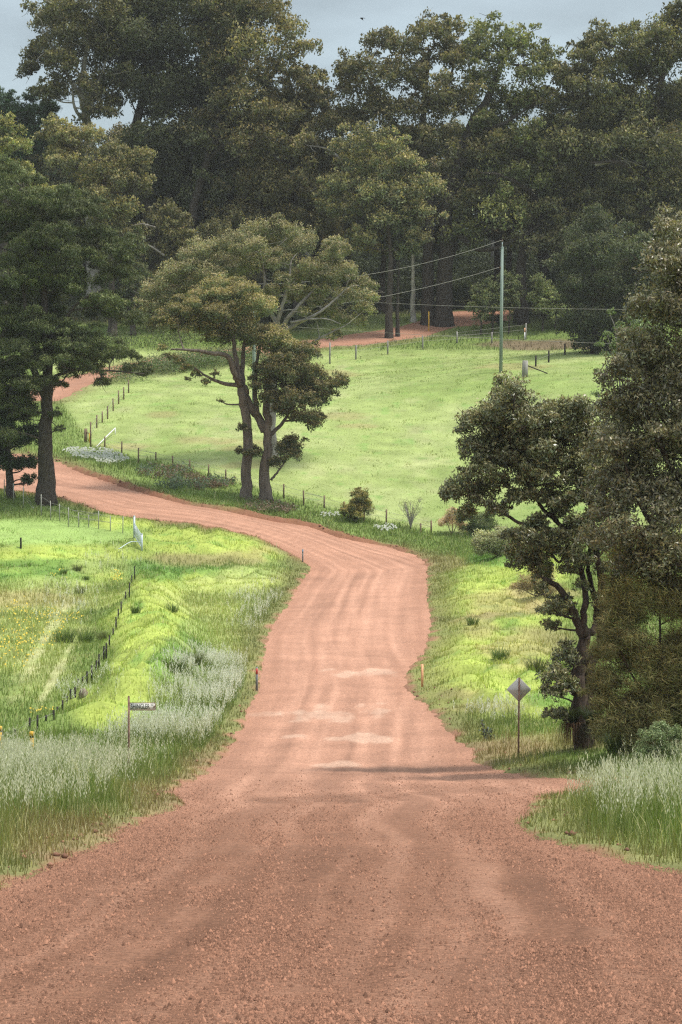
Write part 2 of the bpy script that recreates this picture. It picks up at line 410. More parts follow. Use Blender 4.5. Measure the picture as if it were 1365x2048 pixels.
def ground_cover(x, y, z, sd):
    px, py = proj(x, y, z)
    nz = (fbm(x, y, 4, 41) - 0.5) * 0.9
    n2 = (fbm(x, y, 1.2, 42) - 0.5) * 0.9
    c = np.zeros(x.shape + (3,)) + C_GREEN
    soil = np.zeros_like(x); tall = np.full_like(x, 0.22); oat = np.zeros_like(x)
    def mix(m, col, k=1.0):
        nonlocal c
        m = (np.clip(m, 0, 1) * k)[..., None]; c = c * (1 - m) + np.asarray(col) * m
    E = lambda cx, cy, rx, ry, a=1.0: ell(px, py, cx, cy, rx, ry, nz * a)
    # paddock hillside beyond the front fence
    pad = sstep(222, 228, y + 0.05 * np.abs(x)) * sstep(-21.5, -20, x) * sstep(318, 306, y)
    fl = np.interp(px, [0, 180, 210, 277, 346, 452, 567, 647, 772, 862, 1365], [893, 893, 895, 920, 930, 960, 990, 1012, 1048, 1064, 1120])
    pad = sstep(3, -6, py - fl) * sstep(690, 712, py) * sstep(175, 200, px + (py - 893) * -0.72 * (py < 893)) * (y > 200)
    mix(pad, C_PAD); tall = np.where(pad > 0.5, 0.065, tall)
    mix(pad * sstep(-0.1, 0.25, nz), C_PAD * np.array([1.15, 1.08, 1.3]), 0.6); mix(pad * sstep(0.0, 0.3, (fbm(x, y, 9, 44) - 0.5)), C_GREEN * 1.25, 0.6); mix(pad * sstep(0.05, 0.3, (fbm(x, y * 0.6, 2.6, 45) - 0.5)), C_STRAW * 0.85, 0.25); mix(pad * sstep(0.12, 0.3, n2), C_DEEP * 1.7, 0.5)
    mix(pad * E(1000, 760, 300, 40), C_GREEN * 1.2, 0.45)
    for q in ((330, 830, 35, 7), (560, 890, 90, 12), (690, 832, 60, 6), (720, 852, 40, 4), (250, 893, 70, 6), (420, 880, 80, 8), (1040, 735, 60, 8), (660, 748, 60, 8), (500, 930, 60, 8)):
        mix(pad * E(*q, 2.2), C_BROWN * 1.25, 0.35)
    mix(E(1085, 691, 150, 10, 1.4), C_SOIL * np.array([0.62, 0.8, 0.95]), 0.8); soil = np.maximum(soil, 0.6 * E(1085, 691, 150, 10, 1.4))
    # flat bright paddock on the left
    q = E(60, 1065, 230, 28, 0.4); mix(q, np.array([0.27, 0.37, 0.11])); tall = tall * (1 - q) + 0.08 * q
    # lime hummocks
    hm = hummock(x, y, px, py); mix(hm, C_LIME, 0.95)
    mix(hm * sstep(0.05, 0.3, n2), C_DEEP * 1.6, 0.65)
    for q in ((150, 1130, 200, 14), (60, 1155, 120, 18), (470, 1140, 120, 16), (330, 1150, 60, 14), (350, 1330, 55, 50), (385, 1270, 40, 40), (425, 1320, 50, 25), (280, 1210, 18, 10), (310, 1420, 60, 14), (1000, 1120, 70, 14), (1110, 1400, 60, 18)):
        mix(E(*q, 1.2), C_DEEP * 1.25, 0.75)
    # pale, straw and brown drifts
    for q in ((60, 1290, 120, 90), (90, 1190, 150, 30), (430, 1190, 110, 40), (520, 1150, 70, 25), (200, 1130, 60, 20), (440, 1260, 90, 50), (480, 1320, 60, 40)):
        mix(E(*q, 1.2), (C_STRAW * 0.35 + C_LIME * 0.65), 0.5)
    for q in ((60, 1200, 90, 16), (400, 1117, 110, 16), (560, 1095, 50, 14), (1010, 1210, 90, 28), (1060, 1290, 90, 40), (960, 1260, 50, 30), (1080, 1190, 60, 30),
              (970, 1415, 90, 10), (920, 1390, 40, 10), (1080, 1490, 160, 16), (880, 1130, 60, 18)):
        mix(E(*q, 1.6), C_BROWN * 1.1 + C_GREEN * 0.25, 0.5); soil = np.maximum(soil, 0.35 * E(*q, 1.6))
    for q in ((80, 1300, 16, 90), (140, 1330, 12, 70)):
        qq = ell(px + (py - 1300) * 0.55, py, q[0], q[1], q[2] * 0.8, q[3], nz * 1.4); mix(qq, C_STRAW, 0.5); tall = tall * (1 - 0.6 * qq)
    # road edges
    near = sstep(3.2, 0.6, sd + nz * 1.2)
    mix(near, C_GREEN * 0.4 + C_BROWN * 0.45, 0.7)
    for q in ((330, 1600, 120, 30), (400, 1530, 50, 40), (150, 1680, 190, 45), (1000, 1500, 90, 20)):
        mix(E(*q, 1.3), C_BROWN, 0.5)
    s = sstep(0.45, -0.25, sd + 1.6 * (fbm(x, y, 1.4, 61) - 0.5)); mix(s, C_SOIL); soil = np.maximum(soil, s)
    bank = np.clip(ell(px, py, 640, 1060, 330, 60) + ell(px, py, 250, 970, 200, 50), 0, 1) * sstep(1.2, 0.5, sd + 1.3 * n2) * sstep(1000, 985, py * 0 + px)
    mix(bank, C_SOIL * np.array([0.72, 0.62, 0.6]), 0.9); soil = np.maximum(soil, bank * 0.9)
    # forest floor
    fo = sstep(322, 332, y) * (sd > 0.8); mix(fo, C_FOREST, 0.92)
    fo2 = E(840, 650, 260, 22, 0.5); mix(fo2, C_PAD * 0.9, 0.7)
    # tall grass verges
    ver = sstep(92, 80, y) * sstep(0.5, 2.0, sd) * (x < 0)
    verr = sstep(80, 70, y) * sstep(0.3, 1.6, sd) * (x > 0)
    tall = tall * (0.45 + 0.55 * sstep(0.0, 1.6, sd)) + 0.36 * ver * sstep(0.8, 3.4, sd) + 0.32 * verr * sstep(0.5, 2.4, sd)
    oat = ver * sstep(1.0, 3.4, sd + nz * 2) * sstep(44, 56, y) + verr * sstep(0.9, 2.0, sd + nz) * sstep(48, 56, y + x * 0.5)
    oat = np.maximum(oat, E(420, 1385, 110, 60, 1.4) * (sd > 0.8) * (x < 0) * 0.95)
    oat = np.maximum(oat, E(340, 1465, 120, 60, 1.2) * (sd > 0.9) * (x < 0) * 0.85); oat = np.maximum(oat, 0.14 * E(530, 1230, 60, 60, 1.5) * (sd > 0.6)); oat = np.maximum(oat, 0.12 * E(230, 1130, 60, 25, 1.5) * (sd > 0.6))
    oat = np.maximum(oat, 0.25 * E(1000, 1440, 80, 25, 1.5) * (sd > 0.6)); oat = np.maximum(oat, 0.2 * E(190, 1400, 60, 30, 1.5) * (sd > 0.6)); oat = np.maximum(oat, 0.10 * E(130, 1220, 60, 40, 1.5))
    mix(oat, C_GREEN * 0.95, 0.75)
    tall = tall * (1 - 0.35 * hm)
    tall = np.where(y > 300, np.minimum(tall, 0.25), tall)
    v = 0.82 + 0.36 * fbm(x, y, 2.0, 71)
    return c * v[..., None], soil, tall, oat

def axis(parts):
    out = []
    for a, b, s in parts: out.append(np.arange(a, b, s))
    return np.unique(np.concatenate(out).round(4))
gy = axis([(-60, 14, 2.0), (14, 60, 0.25), (60, 130, 0.33), (130, 240, 0.5), (240, 345, 0.7), (345, 480, 3), (480, 900, 30), (900, 4001, 300)])
gx = axis([(-4000, -400, 300), (-400, -90, 30), (-90, -46, 3), (-46, -14, 0.7), (-14, 14, 0.28), (14, 46, 0.7), (46, 90, 3), (90, 400, 30), (400, 4001, 300)])
GX, GY = np.meshgrid(gx, gy)
GSD = road_sd(GX, GY)
GZ = Hfull(GX, GY, GSD)
gc, gs, gt, go = ground_cover(GX, GY, GZ, GSD)
ny, nx = GX.shape
idx = np.arange(ny * nx).reshape(ny, nx)
quads = np.stack([idx[:-1, :-1], idx[:-1, 1:], idx[1:, 1:], idx[1:, :-1]], -1).reshape(-1, 4)
me = make_mesh('ground', np.stack([GX, GY, GZ], -1).reshape(-1, 3), [quads], gc.reshape(-1, 3), True)
me.materials.append(M['ground'])
ground = bpy.data.objects.new('ground', me); COL.objects.link(ground)
tag(ground, 'rolling green farmland with hummocks, paddocks and a forested hillside', 'ground', kind='structure')

# ------------------------------------------------------------------ road sheet
def road_patch(name, gx_, gy_, label):
    X, Y = np.meshgrid(gx_, gy_); sd = road_sd(X, Y)
    Z = Hb(X, Y)
    dl = seg_dist(X, Y, np.vstack([[[-6.6, 15]], EL]), False); dr = seg_dist(X, Y, np.vstack([ER, [[6.6, 15]]]), False)
    s = dl / (dl + dr + 1e-6)
    w = np.minimum(dl + dr, 14)
    # wheel ruts, crown, small corrugation
    lane = s * w
    rut = np.zeros_like(X)
    wob = (fbm(X * 0.0 + 0.5, Y, 40, 82) - 0.5) * 1.2
    for c, k in ((0.18, 1), (0.36, 1), (0.60, 1), (0.80, 1), (0.48, 0.5)):
        rut += k * np.exp(-(((s - c) * w + wob) / 0.34) ** 2)
    rut = np.clip(rut, 0, 1) * sstep(-0.3, -1.6, sd)
    Z = Z - 0.05 + 0.08 * np.sin(np.clip(s, 0, 1) * math.pi) - 0.05 * rut * (0.4 + 0.9 * fbm(X, Y, 7, 99)) + 0.05 * (fbm(X, Y, 2.2, 83) - 0.5) + 0.018 * (vnoise(X, Y, 0.3, 84) - 0.5)
    base = np.array([0.365, 0.190, 0.126])
    fresh = sstep(85, 38, Y + 10 * (fbm(X, Y, 9, 95) - 0.5))[..., None]
    base = base * (1 - fresh) + np.array([0.205, 0.099, 0.060]) * fresh  # loose near gravel is browner; the foreground's shade is darkened into it too
    streak = fbm(lane + 0.6 * wob, Y * 0.022, 0.42, 85, 4) - 0.5
    broad = fbm(X, Y * 0.5, 5.0, 86) - 0.5
    k = 1 + 0.50 * streak + 0.10 * broad + 0.06 * rut
    C = base * (1 + (k - 1) * 1.25)[..., None]
    tan = np.clip(0.2 * rut + 1.5 * streak, 0, 1)[..., None]
    C = C * (1 - 0.30 * tan) + np.array([0.50, 0.30, 0.215]) * 0.30 * tan
    px, py = proj(X, Y, Z)
    for q in ((650, 1430, 90, 16), (700, 1475, 80, 8), (600, 1425, 40, 8), (710, 1345, 60, 8), (690, 1530, 60, 6)):
        m = (ell(px, py, *q, (fbm(X, Y * 0.3, 0.9, 88) - 0.5) * 3.0) * 0.45)[..., None]
        C = C * (1 - m) + np.array([0.56, 0.38, 0.28]) * m
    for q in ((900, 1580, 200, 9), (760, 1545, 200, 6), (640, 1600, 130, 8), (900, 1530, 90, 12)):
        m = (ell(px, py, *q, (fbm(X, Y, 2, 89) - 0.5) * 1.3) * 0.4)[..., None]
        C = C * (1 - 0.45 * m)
    edge = sstep(-1.6, -0.1, sd + 0.8 * (fbm(X, Y, 1.5, 87) - 0.5))[..., None]
    C = C * (1 - 0.5 * edge) + np.array([0.33, 0.165, 0.105]) * 0.5 * edge
    keep = sd < 1.1
    i = np.arange(X.size).reshape(X.shape)
    q = np.stack([i[:-1, :-1], i[:-1, 1:], i[1:, 1:], i[1:, :-1]], -1)
    kq = keep[:-1, :-1] & keep[1:, 1:] & keep[:-1, 1:] & keep[1:, :-1]
    q = q[kq]
    used = np.unique(q); mp = np.full(X.size, -1); mp[used] = np.arange(len(used))
    V = np.stack([X, Y, Z], -1).reshape(-1, 3)[used]
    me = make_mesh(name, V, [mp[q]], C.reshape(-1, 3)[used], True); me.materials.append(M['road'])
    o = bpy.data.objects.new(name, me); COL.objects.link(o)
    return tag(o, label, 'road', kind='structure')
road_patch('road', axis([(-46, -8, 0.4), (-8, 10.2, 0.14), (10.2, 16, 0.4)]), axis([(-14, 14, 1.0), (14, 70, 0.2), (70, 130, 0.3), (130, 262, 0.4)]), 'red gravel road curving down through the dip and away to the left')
road_patch('upper_road', axis([(-70, 30, 0.5)]), axis([(264, 352, 0.5)]), 'red gravel road climbing past the forest edge')

# ------------------------------------------------------------------ grass
def sample_ground(n, y0, y1, pw, margin=1.5, xlim=0.145):
    u = R.random(n); y = (y0 ** pw + u * (y1 ** pw - y0 ** pw)) ** (1 / pw)
    hw = xlim * y + margin
    x = (R.random(n) * 2 - 1) * hw
    return x, y
def blades(x, y, z, h, w, col, lean=0.45, seed=0):
    n = len(x); g = np.random.default_rng(seed)
    a = g.random(n) * 2 * math.pi; d = np.stack([np.cos(a), np.sin(a), 0 * a], 1)
    b = g.random(n) * 2 * math.pi; s = np.stack([np.cos(b), np.sin(b) * 0.6, 0 * b], 1) * (w / 2)[:, None]
    le = (g.random(n) * lean + 0.05) * h
    P0 = np.stack([x, y, z - 0.03], 1)
    P1 = P0 + d * (le * 0.35)[:, None] + np.array([0, 0, 1]) * (h * 0.6)[:, None]
    P2 = P0 + d * le[:, None] + np.array([0, 0, 1]) * h[:, None]
    V = np.empty((n, 5, 3)); V[:, 0] = P0 - s; V[:, 1] = P0 + s; V[:, 2] = P1 + s * 0.7; V[:, 3] = P1 - s * 0.7; V[:, 4] = P2
    i = np.arange(n)[:, None] * 5
    Q = i + np.array([[0, 1, 2, 3]]); T = i + np.array([[3, 2, 4]])
    C = np.repeat(col[:, None, :], 5, 1); C[:, 4] *= 1.12
    return V.reshape(-1, 3), Q, T, C.reshape(-1, 3)

def scatter_grass(name, n, y0, y1, pw, wfun, hmul, label, seed, margin=1.5):
    x, y = sample_ground(n, y0, y1, pw, margin)
    sd = road_sd(x, y); k = sd > -0.2 + 1.5 * (fbm(x, y, 1.1, 63) - 0.5) + 0.5 * R.random(len(x)) ** 2; x, y, sd = x[k], y[k], sd[k]
    z = Hfull(x, y, sd); c, soil, tall, oat = ground_cover(x, y, z, sd)
    k = R.random(len(x)) > soil * 0.93
    x, y, z, c, tall = x[k], y[k], z[k], c[k], tall[k]
    h = tall * (0.55 + 0.9 * R.random(len(x))) * hmul
    h = h * (1 + 1.6 * sstep(0.72, 0.85, vnoise(x, y, 1.1, seed + 60)) * (y > 200) + 0.9 * sstep(0.6, 0.8, vnoise(x, y, 0.8, seed + 61)) * (y <= 200))
    w = wfun(y) * (0.7 + 0.6 * R.random(len(x)))
    v = 0.85 + 0.4 * R.random((len(x), 1)); hue = 1 + (R.random((len(x), 3)) - 0.5) * 0.18
    dry = (R.random(len(x)) < 0.06 + 0.22 * sstep(0.5, 0.7, fbm(x, y, 1.7, seed + 62)) * (y < 205))[:, None]
    col = np.where(dry, C_STRAW * v, c * v * hue)
    V, Q, T, C = blades(x, y, z, h, w, col, 0.6, seed)
    mb = MB(); mb.add(V, Q, T, C)
    o = mb.build(name, M['grass']); tag(o, label, 'grass', kind='stuff'); return o
scatter_grass('verge_grass', 150000, 20, 100, 1.6, lambda y: 0.010 + 0.00013 * y, 1.0, 'long green grass along both verges of the red road', 1)
scatter_grass('meadow_grass', 260000, 95, 225, 1.5, lambda y: 0.014 + 0.00013 * y, 1.0, 'lush lime green hummocky grass beside the bend', 2, 3)
scatter_grass('paddock_grass', 190000, 205, 345, 1.3, lambda y: 0.02 + 0.00016 * y, 1.15, 'short pale green grass on the sloping paddock', 3, 5)

def oats(name, n, y0, y1, label, seed):
    g = np.random.default_rng(seed)
    x, y = sample_ground(n, y0, y1, 1.4, 1.0)
    sd = road_sd(x, y); z = Hfull(x, y, sd); c, soil, tall, oat = ground_cover(x, y, z, sd)
    k = (g.random(len(x)) < np.where(y > 95, 1.0, 0.7) * oat * sstep(0.36, 0.62, fbm(x, y, 1.3, 98))) & (sd > 0.6); x, y, z = x[k], y[k], z[k]; n = len(x)
    h = (0.8 + 0.55 * g.random(n)) * (0.75 + 0.5 * fbm(x, y, 2.2, 97)); h = np.where(y > 95, h * 0.8, h)
    a = g.random(n) * 2 * math.pi; lean = 0.10 + 0.22 * g.random(n)
    D = np.stack([np.cos(a), np.sin(a), 0 * a], 1)
    top = np.stack([x, y, z + h], 1) + D * (lean * h)[:, None]
    stem = 0.6 * C_GREEN + 0.4 * C_STRAW
    col = stem * (0.8 + 0.4 * g.random((n, 1)))
    V, Q, T, C = blades(x, y, z, h, np.full(n, 0.008) + 0.00005 * y, col, 0.3, seed + 1)
    # make the blade tip meet the head
    V = V.reshape(n, 5, 3); V[:, 4] = top; V = V.reshape(-1, 3)
    mb = MB(); mb.add(V, Q, T, C)
    # leafy lower blades
    m = n * 2
    xi = np.repeat(x, 2) + (g.random(m) - 0.5) * 0.25; yi = np.repeat(y, 2) + (g.random(m) - 0.5) * 0.25; zi = np.repeat(z, 2)
    mb.add(*blades(xi, yi, zi, 0.35 + 0.35 * g.random(m), np.full(m, 0.016), (C_GREEN * 0.85) * (0.7 + 0.6 * g.random((m, 1))), 0.5, seed + 2))
    o = mb.build(name, M['grass']); tag(o, label, 'grass', kind='stuff')
    K = 9 if y0 < 90 else 13
    t = np.linspace(0, 1, K)[None, :, None]
    base = top[:, None, :] - np.array([0, 0, 1]) * (t * 0.34) - D[:, None, :] * (t * 0.05) + (g.random((n, K, 3)) - 0.5) * np.array([0.13, 0.13, 0.05]) * (0.3 + t)
    base = base.reshape(-1, 3); m = len(base)
    ln = 0.06 + 0.05 * g.random(m); sw = 0.005 + 0.004 * g.random(m) + np.repeat(y, K) * 0.00003
    dirn = np.stack([(g.random(m) - 0.5) * 0.6, (g.random(m) - 0.5) * 0.6, -0.7 - 0.5 * g.random(m)], 1); dirn /= np.linalg.norm(dirn, axis=1)[:, None]
    b = g.random(m) * 6.28; s = np.stack([np.cos(b), np.sin(b) * 0.5, 0 * b], 1) * sw[:, None]
    Vq = np.empty((m, 4, 3)); Vq[:, 0] = base; Vq[:, 1] = base + dirn * (ln * 0.5)[:, None] + s; Vq[:, 2] = base + dirn * ln[:, None]; Vq[:, 3] = base + dirn * (ln * 0.5)[:, None] - s
    pc = (np.array([0.66, 0.65, 0.46]) if y0 < 90 else np.array([0.80, 0.79, 0.66])) * (0.75 + 0.5 * g.random((m, 1)))  # far heads get a whiter colour to stand in for full sun
    mb = MB(); mb.add(Vq.reshape(-1, 3), np.arange(m * 4).reshape(-1, 4), (), np.repeat(pc, 4, 0))
    o = mb.build(name.replace('stalks', 'heads'), M['seed']); tag(o, label.replace('stalks', 'seed heads'), 'grass', kind='stuff')
oats('wild_oat_stalks', 80000, 38, 100, 'tall wild oat stalks on the verges in front of the signs', 11)
oats('far_oat_stalks', 130000, 95, 200, 'bright wild oat stalks beside the narrowing road', 21)

# loose gravel on the near road
def gravel():
    n = 520000; g = np.random.default_rng(5)
    y = (19 ** 0.5 + g.random(n) * (95 ** 0.5 - 19 ** 0.5)) ** 2; x = (g.random(n) * 2 - 1) * (0.14 * y + 0.5)
    sd = road_sd(x, y)
    lane = fbm(x + 0.02 * y, y * 0.06, 0.9, 91)
    dens = (0.24 + 0.60 * sstep(0.40, 0.60, lane) * (0.4 + 0.9 * fbm(x, y, 2.5, 92)) + 0.5 * sstep(-1.8, -0.4, sd)) * sstep(95, 45, y + 14 * (fbm(x, y * 0.3, 4, 93) - 0.5))
    k = (sd < 0.5) & (g.random(n) < dens); x, y = x[k], y[k]; n = len(x)
    z = Hb(x, y) + 0.004 + 0.03 * sstep(-2.5, -4.5, sd[k])
    s = 0.0045 + 0.0075 * g.random(n) ** 1.6 + 0.022 * g.random(n) ** 16
    O = np.array([[1, 0, -0.5], [0, 1, -0.5], [-1, 0, -0.5], [0, -1, -0.5], [0, 0, 0.85]], float)
    V = O[None] * s[:, None, None] * (0.55 + 0.9 * g.random((n, 5, 1)))
    an = g.random(n) * 6.28; ca, sa = np.cos(an)[:, None], np.sin(an)[:, None]
    V = np.stack([V[..., 0] * ca - V[..., 1] * sa, V[..., 0] * sa + V[..., 1] * ca, V[..., 2]], -1)
    V = V + np.stack([x, y, z + s * 0.2], 1)[:, None, :]
    Tt = np.array([[0, 1, 4], [1, 2, 4], [2, 3, 4], [3, 0, 4]])
    T = (np.arange(n)[:, None, None] * 5 + Tt[None]).reshape(-1, 3)
    c = np.array([0.225, 0.110, 0.069]) * (0.45 + 1.1 * g.random((n, 1)) ** 1.3)
    mb = MB(); mb.add(V.reshape(-1, 3), (), T, np.repeat(c, 5, 0))
    tag(mb.build('loose_gravel', M['stone']), 'loose red gravel strewn over the near road', 'gravel', kind='stuff')
gravel()
def clods():
    g = np.random.default_rng(6); V = []; T = []; C = []
    n = 9000; x, y = sample_ground(n, 40, 250, 1.2, 1)
    sd = road_sd(x, y); z0 = Hfull(x, y, sd); px, py = proj(x, y, z0)
    k = (sd > 0.0) & (sd < 1.5) & ((y < 120) | (((y > 200) & (px < 860)))) & (g.random(n) < 0.75)
    x, y, z = x[k], y[k], z0[k]; n = len(x)
    s = 0.02 + 0.07 * g.random(n) ** 2 + (y > 200) * 0.10 * g.random(n)
    O = np.array([[1, 0, 0], [-1, 0, 0], [0, 1, 0], [0, -1, 0], [0, 0, 0.8], [0, 0, -0.8]], float)
    Vv = O[None] * s[:, None, None] * (0.6 + 0.8 * g.random((n, 6, 1))) + np.stack([x, y, z + s * 0.3], 1)[:, None, :]
    Tt = np.array([[0, 2, 4], [2, 1, 4], [1, 3, 4], [3, 0, 4], [2, 0, 5], [1, 2, 5], [3, 1, 5], [0, 3, 5]])
    mb = MB(); mb.add(Vv.reshape(-1, 3), (), (np.arange(n)[:, None, None] * 6 + Tt[None]).reshape(-1, 3), np.repeat(C_SOIL * (0.45 + 0.8 * g.random((n, 1))), 6, 0))
    tag(mb.build('soil_clods', M['stone']), 'clods of red soil graded up along the road edge', 'soil', kind='stuff')
clods()

def flowers(name, spots, n, colr, label, size, seed, stem_h):
    g = np.random.default_rng(seed); P = []
    for (px, py, rx, ry, f) in spots:
        for _ in range(int(n * f)):
            a = g.random() * 6.28; r = math.sqrt(g.random())
            P.append((px + rx * r * math.cos(a), py + ry * r * math.sin(a)))
    P = np.array(P); hs = np.array([h for h in (hitb(a, b) for a, b in P) if h is not None])
    x, y = hs[:, 0], hs[:, 1]; sd = road_sd(x, y); k = sd > 0.8; x, y = x[k], y[k]; z = Hfull(x, y) + stem_h * (0.6 + 0.6 * g.random(len(x))); m = len(x)
    mb = MB(); s = size * (0.6 + 0.8 * g.random(m))
    for rot in (0, 1):
        a = g.random(m) * 6.28; u = np.stack([np.cos(a), np.sin(a) * 0.4, 0.2 * np.sin(a)], 1) * s[:, None]; v = np.stack([0.3 * np.sin(a), 0.6 + 0 * a, 0.7 + 0 * a], 1) * s[:, None]
        c = np.stack([x, y, z], 1); Vq = np.stack([c - u, c - v, c + u, c + v], 1).reshape(-1, 3)
        mb.add(Vq, np.arange(m * 4).reshape(-1, 4), (), np.repeat(np.array(colr) * (0.8 + 0.4 * g.random((m, 1))), 4, 0))
    mb.add(*blades(x, y, z - stem_h, np.full(m, stem_h), np.full(m, 0.01) + y * 0.00005, np.tile(C_GREEN, (m, 1)), 0.1, seed + 1))
    tag(mb.build(name, M['seed']), label, 'wildflowers', kind='stuff')
flowers('yellow_wildflowers', [(60, 1260, 70, 60, 0.55), (110, 1240, 60, 12, 0.12), (235, 1162, 14, 7, 0.1), (30, 1310, 40, 40, 0.15), (85, 1435, 25, 8, 0.04), (115, 1165, 30, 6, 0.04)], 420, (0.75, 0.58, 0.10), 'yellow wildflowers dotted through the left meadow', 0.05, 31, 0.3)
flowers('white_wildflowers', [(190, 912, 50, 9, 0.45), (225, 922, 35, 9, 0.25), (150, 905, 25, 6, 0.1), (770, 1060, 25, 5, 0.06), (660, 1035, 20, 4, 0.04), (1000, 1100, 12, 10, 0.05)], 900, (0.52, 0.53, 0.45), 'white wildflowers massed on the far road bank', 0.10, 33, 0.35)

# ------------------------------------------------------------------ trees
def leaf_set(mb, centers, L, Wd, col, g, droop=0.4, out=None):
    n = len(centers)
    a = g.normal(size=(n, 3)); a[:, 2] -= droop
    if out is not None: a += out
    a /= np.linalg.norm(a, axis=1)[:, None]
    b = np.cross(a, g.normal(size=(n, 3))); b /= np.linalg.norm(b, axis=1)[:, None] + 1e-9
    ln = L * (0.6 + 0.7 * g.random(n))[:, None]; wd = Wd * (0.6 + 0.7 * g.random(n))[:, None] / 2
    V = np.empty((n, 4, 3)); V[:, 0] = centers - a * ln / 2; V[:, 1] = centers + b * wd; V[:, 2] = centers + a * ln / 2; V[:, 3] = centers - b * wd
    mb.add(V.reshape(-1, 3), np.arange(n * 4).reshape(-1, 4), (), np.repeat(col, 4, 0))

def clump_points(c, r, n, g, sub=9, flat=0.75, spread=0.34):
    sub = int(sub * 1.5); spread *= 1.12
    """leaf centres in clusters gathered over the top and sides of one clump"""
    u = g.normal(size=(sub, 3)); u /= np.linalg.norm(u, axis=1)[:, None]
    u[:, 2] = np.where(u[:, 2] < -0.35, -u[:, 2] * 0.6, u[:, 2])
    sc = u * (0.45 + 0.4 * g.random((sub, 1)))
    k = g.integers(0, sub, n)
    v = g.normal(size=(n, 3)); v /= np.linalg.norm(v, axis=1)[:, None]; rad = g.random((n, 1)) ** 0.45
    p = sc[k] + v * rad * (spread * (0.7 + 0.6 * g.random((sub, 1))[k]))
    loc = p.copy(); p = p * np.array([1, 1, flat]) * r
    up = v[:, 2] * rad[:, 0]
    return np.asarray(c) + p, up, loc

def build_tree(name, label, cat, base, limbs, clumps, L=0.3, Wd=0.13, cov=1.3, col=(0.05, 0.065, 0.03), tip=(0.11, 0.11, 0.045), tipk=0.5, bark='bark_dark', mat='leaf', seed=1,
               group=None, droop=0.4, twig=0.05, flat=0.92, sub=9, spread=0.34, k_trunk=9, autolimb=True, crown_name='crown', mesh_only=False, rimb=None):
    g = np.random.default_rng(seed)
    root = thing(name, base, label, cat, group)
    tb = MB(); nodes = []
    for P, r0, r1 in limbs:
        Q = catmull(P, 5)
        t = np.linspace(0, 1, len(Q)); rr = r0 * (1 - t) + r1 * t
        if r0 > 0.2: rr = rr + r0 * 0.5 * np.exp(-t * 14) * (Q[0][2] <= base[2] + 0.3)
        j = g.normal(size=Q.shape) * np.minimum(rr, 0.35)[:, None] * 0.16; j[0] = 0
        Q = Q + j
        tb.tube(Q, rr, k_trunk)
        for q, r in list(zip(Q, rr))[1:]: nodes.append((q, r))
    NP = np.array([q for q, r in nodes]); NR = np.array([r for q, r in nodes])
    cb = MB()
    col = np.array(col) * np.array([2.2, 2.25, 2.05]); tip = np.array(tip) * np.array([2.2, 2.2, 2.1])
    for cl in clumps:
        c = np.array(cl[:3], float); r = cl[3]; kcol = cl[4] if len(cl) > 4 else 1.0
        if autolimb and len(NP):
            d = np.linalg.norm(NP - c, axis=1) + 1.2 * np.maximum(0, NP[:, 2] - c[2] + 0.2 * r)
            i = int(np.argmin(d)); s = NP[i]; dist = np.linalg.norm(s - c)
            if dist > 0.4 * r:
                r0 = min(NR[i] * 0.7, twig + dist * 0.022)
                midp = s * 0.5 + c * 0.5 + g.normal(size=3) * dist * 0.10 + np.array([0, 0, -0.06 * dist])
                Q = catmull([s, midp, c], 4); rr = np.linspace(r0, max(twig * 0.35, r0 * 0.35), len(Q))
                tb.tube(Q, rr, 5)
                nodes2 = Q[2:]; NP = np.vstack([NP, nodes2]); NR = np.concatenate([NR, rr[2:]])
            for _ in range(3):
                e = c + g.normal(size=3) * r * np.array([0.55, 0.55, 0.4]); Q = catmull([c, (c + e) / 2 + g.normal(size=3) * r * 0.1, e], 3)
                tb.tube(Q, np.linspace(twig * 0.45, twig * 0.2, len(Q)), 4, cap=False)
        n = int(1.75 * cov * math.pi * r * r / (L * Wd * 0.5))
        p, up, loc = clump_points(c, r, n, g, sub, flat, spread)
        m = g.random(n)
        t = np.clip(0.25 + 0.7 * np.clip(up * 3.2, -0.6, 1) + 0.35 * (m - 0.5), 0, 1)[:, None] * tipk  # upper leaves turn to new-growth tip colour, raised so tops look lit
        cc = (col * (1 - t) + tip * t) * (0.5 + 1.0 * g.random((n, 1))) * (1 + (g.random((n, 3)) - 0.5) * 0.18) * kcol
        leaf_set(cb, p, L, Wd, cc, g, droop, out=None if rimb is None else np.array(rimb))
    tb.build('trunk', M[bark], root, True)
    cb.build(crown_name, M[mat], root)
    return root

def px_clumps(L, d, g, dep, scale=1.0, off=(0, 0), twin=True, r_mul=1.36, jit=1.0, rag=0.45):
    """traced clump centres (column, row, radius) -> world, spread in depth through the crown; a second clump behind fills the far side"""
    cx = np.mean([a[0] for a in L]); hw = max(abs(a[0] - cx) for a in L) + 1e-6
    out = []
    for a in L:
        px, py, r = off[0] + a[0] / scale, off[1] + a[1] / scale, a[2] / scale
        fall = math.sqrt(max(0.15, 1 - ((a[0] - cx) / hw) ** 2))
        for k in range(2 if twin else 1):
            dd = d + dep * fall * (g.random() * 1.0 - 0.85 if k == 0 else 0.2 + 0.8 * g.random())
            j = g.normal(size=2) * r * (0.05 if k == 0 else 0.3) * jit
            c = W(px + j[0], py + j[1], dd)
            out.append((*c, r * dd / F * r_mul * (1.0 if k == 0 else 0.9), 0.72 + 0.56 * g.random()))
    if rag:
        for c in list(out):
            for _ in range(2):
                if g.random() < rag:
                    v = g.normal(size=3); v /= np.linalg.norm(v); v[2] = abs(v[2]) * 0.9 - 0.15
                    q = np.array(c[:3]) + v * c[3] * (0.95 + 0.35 * g.random())
                    out.append((*q, c[3] * (0.28 + 0.2 * g.random()), c[4]))
    return out
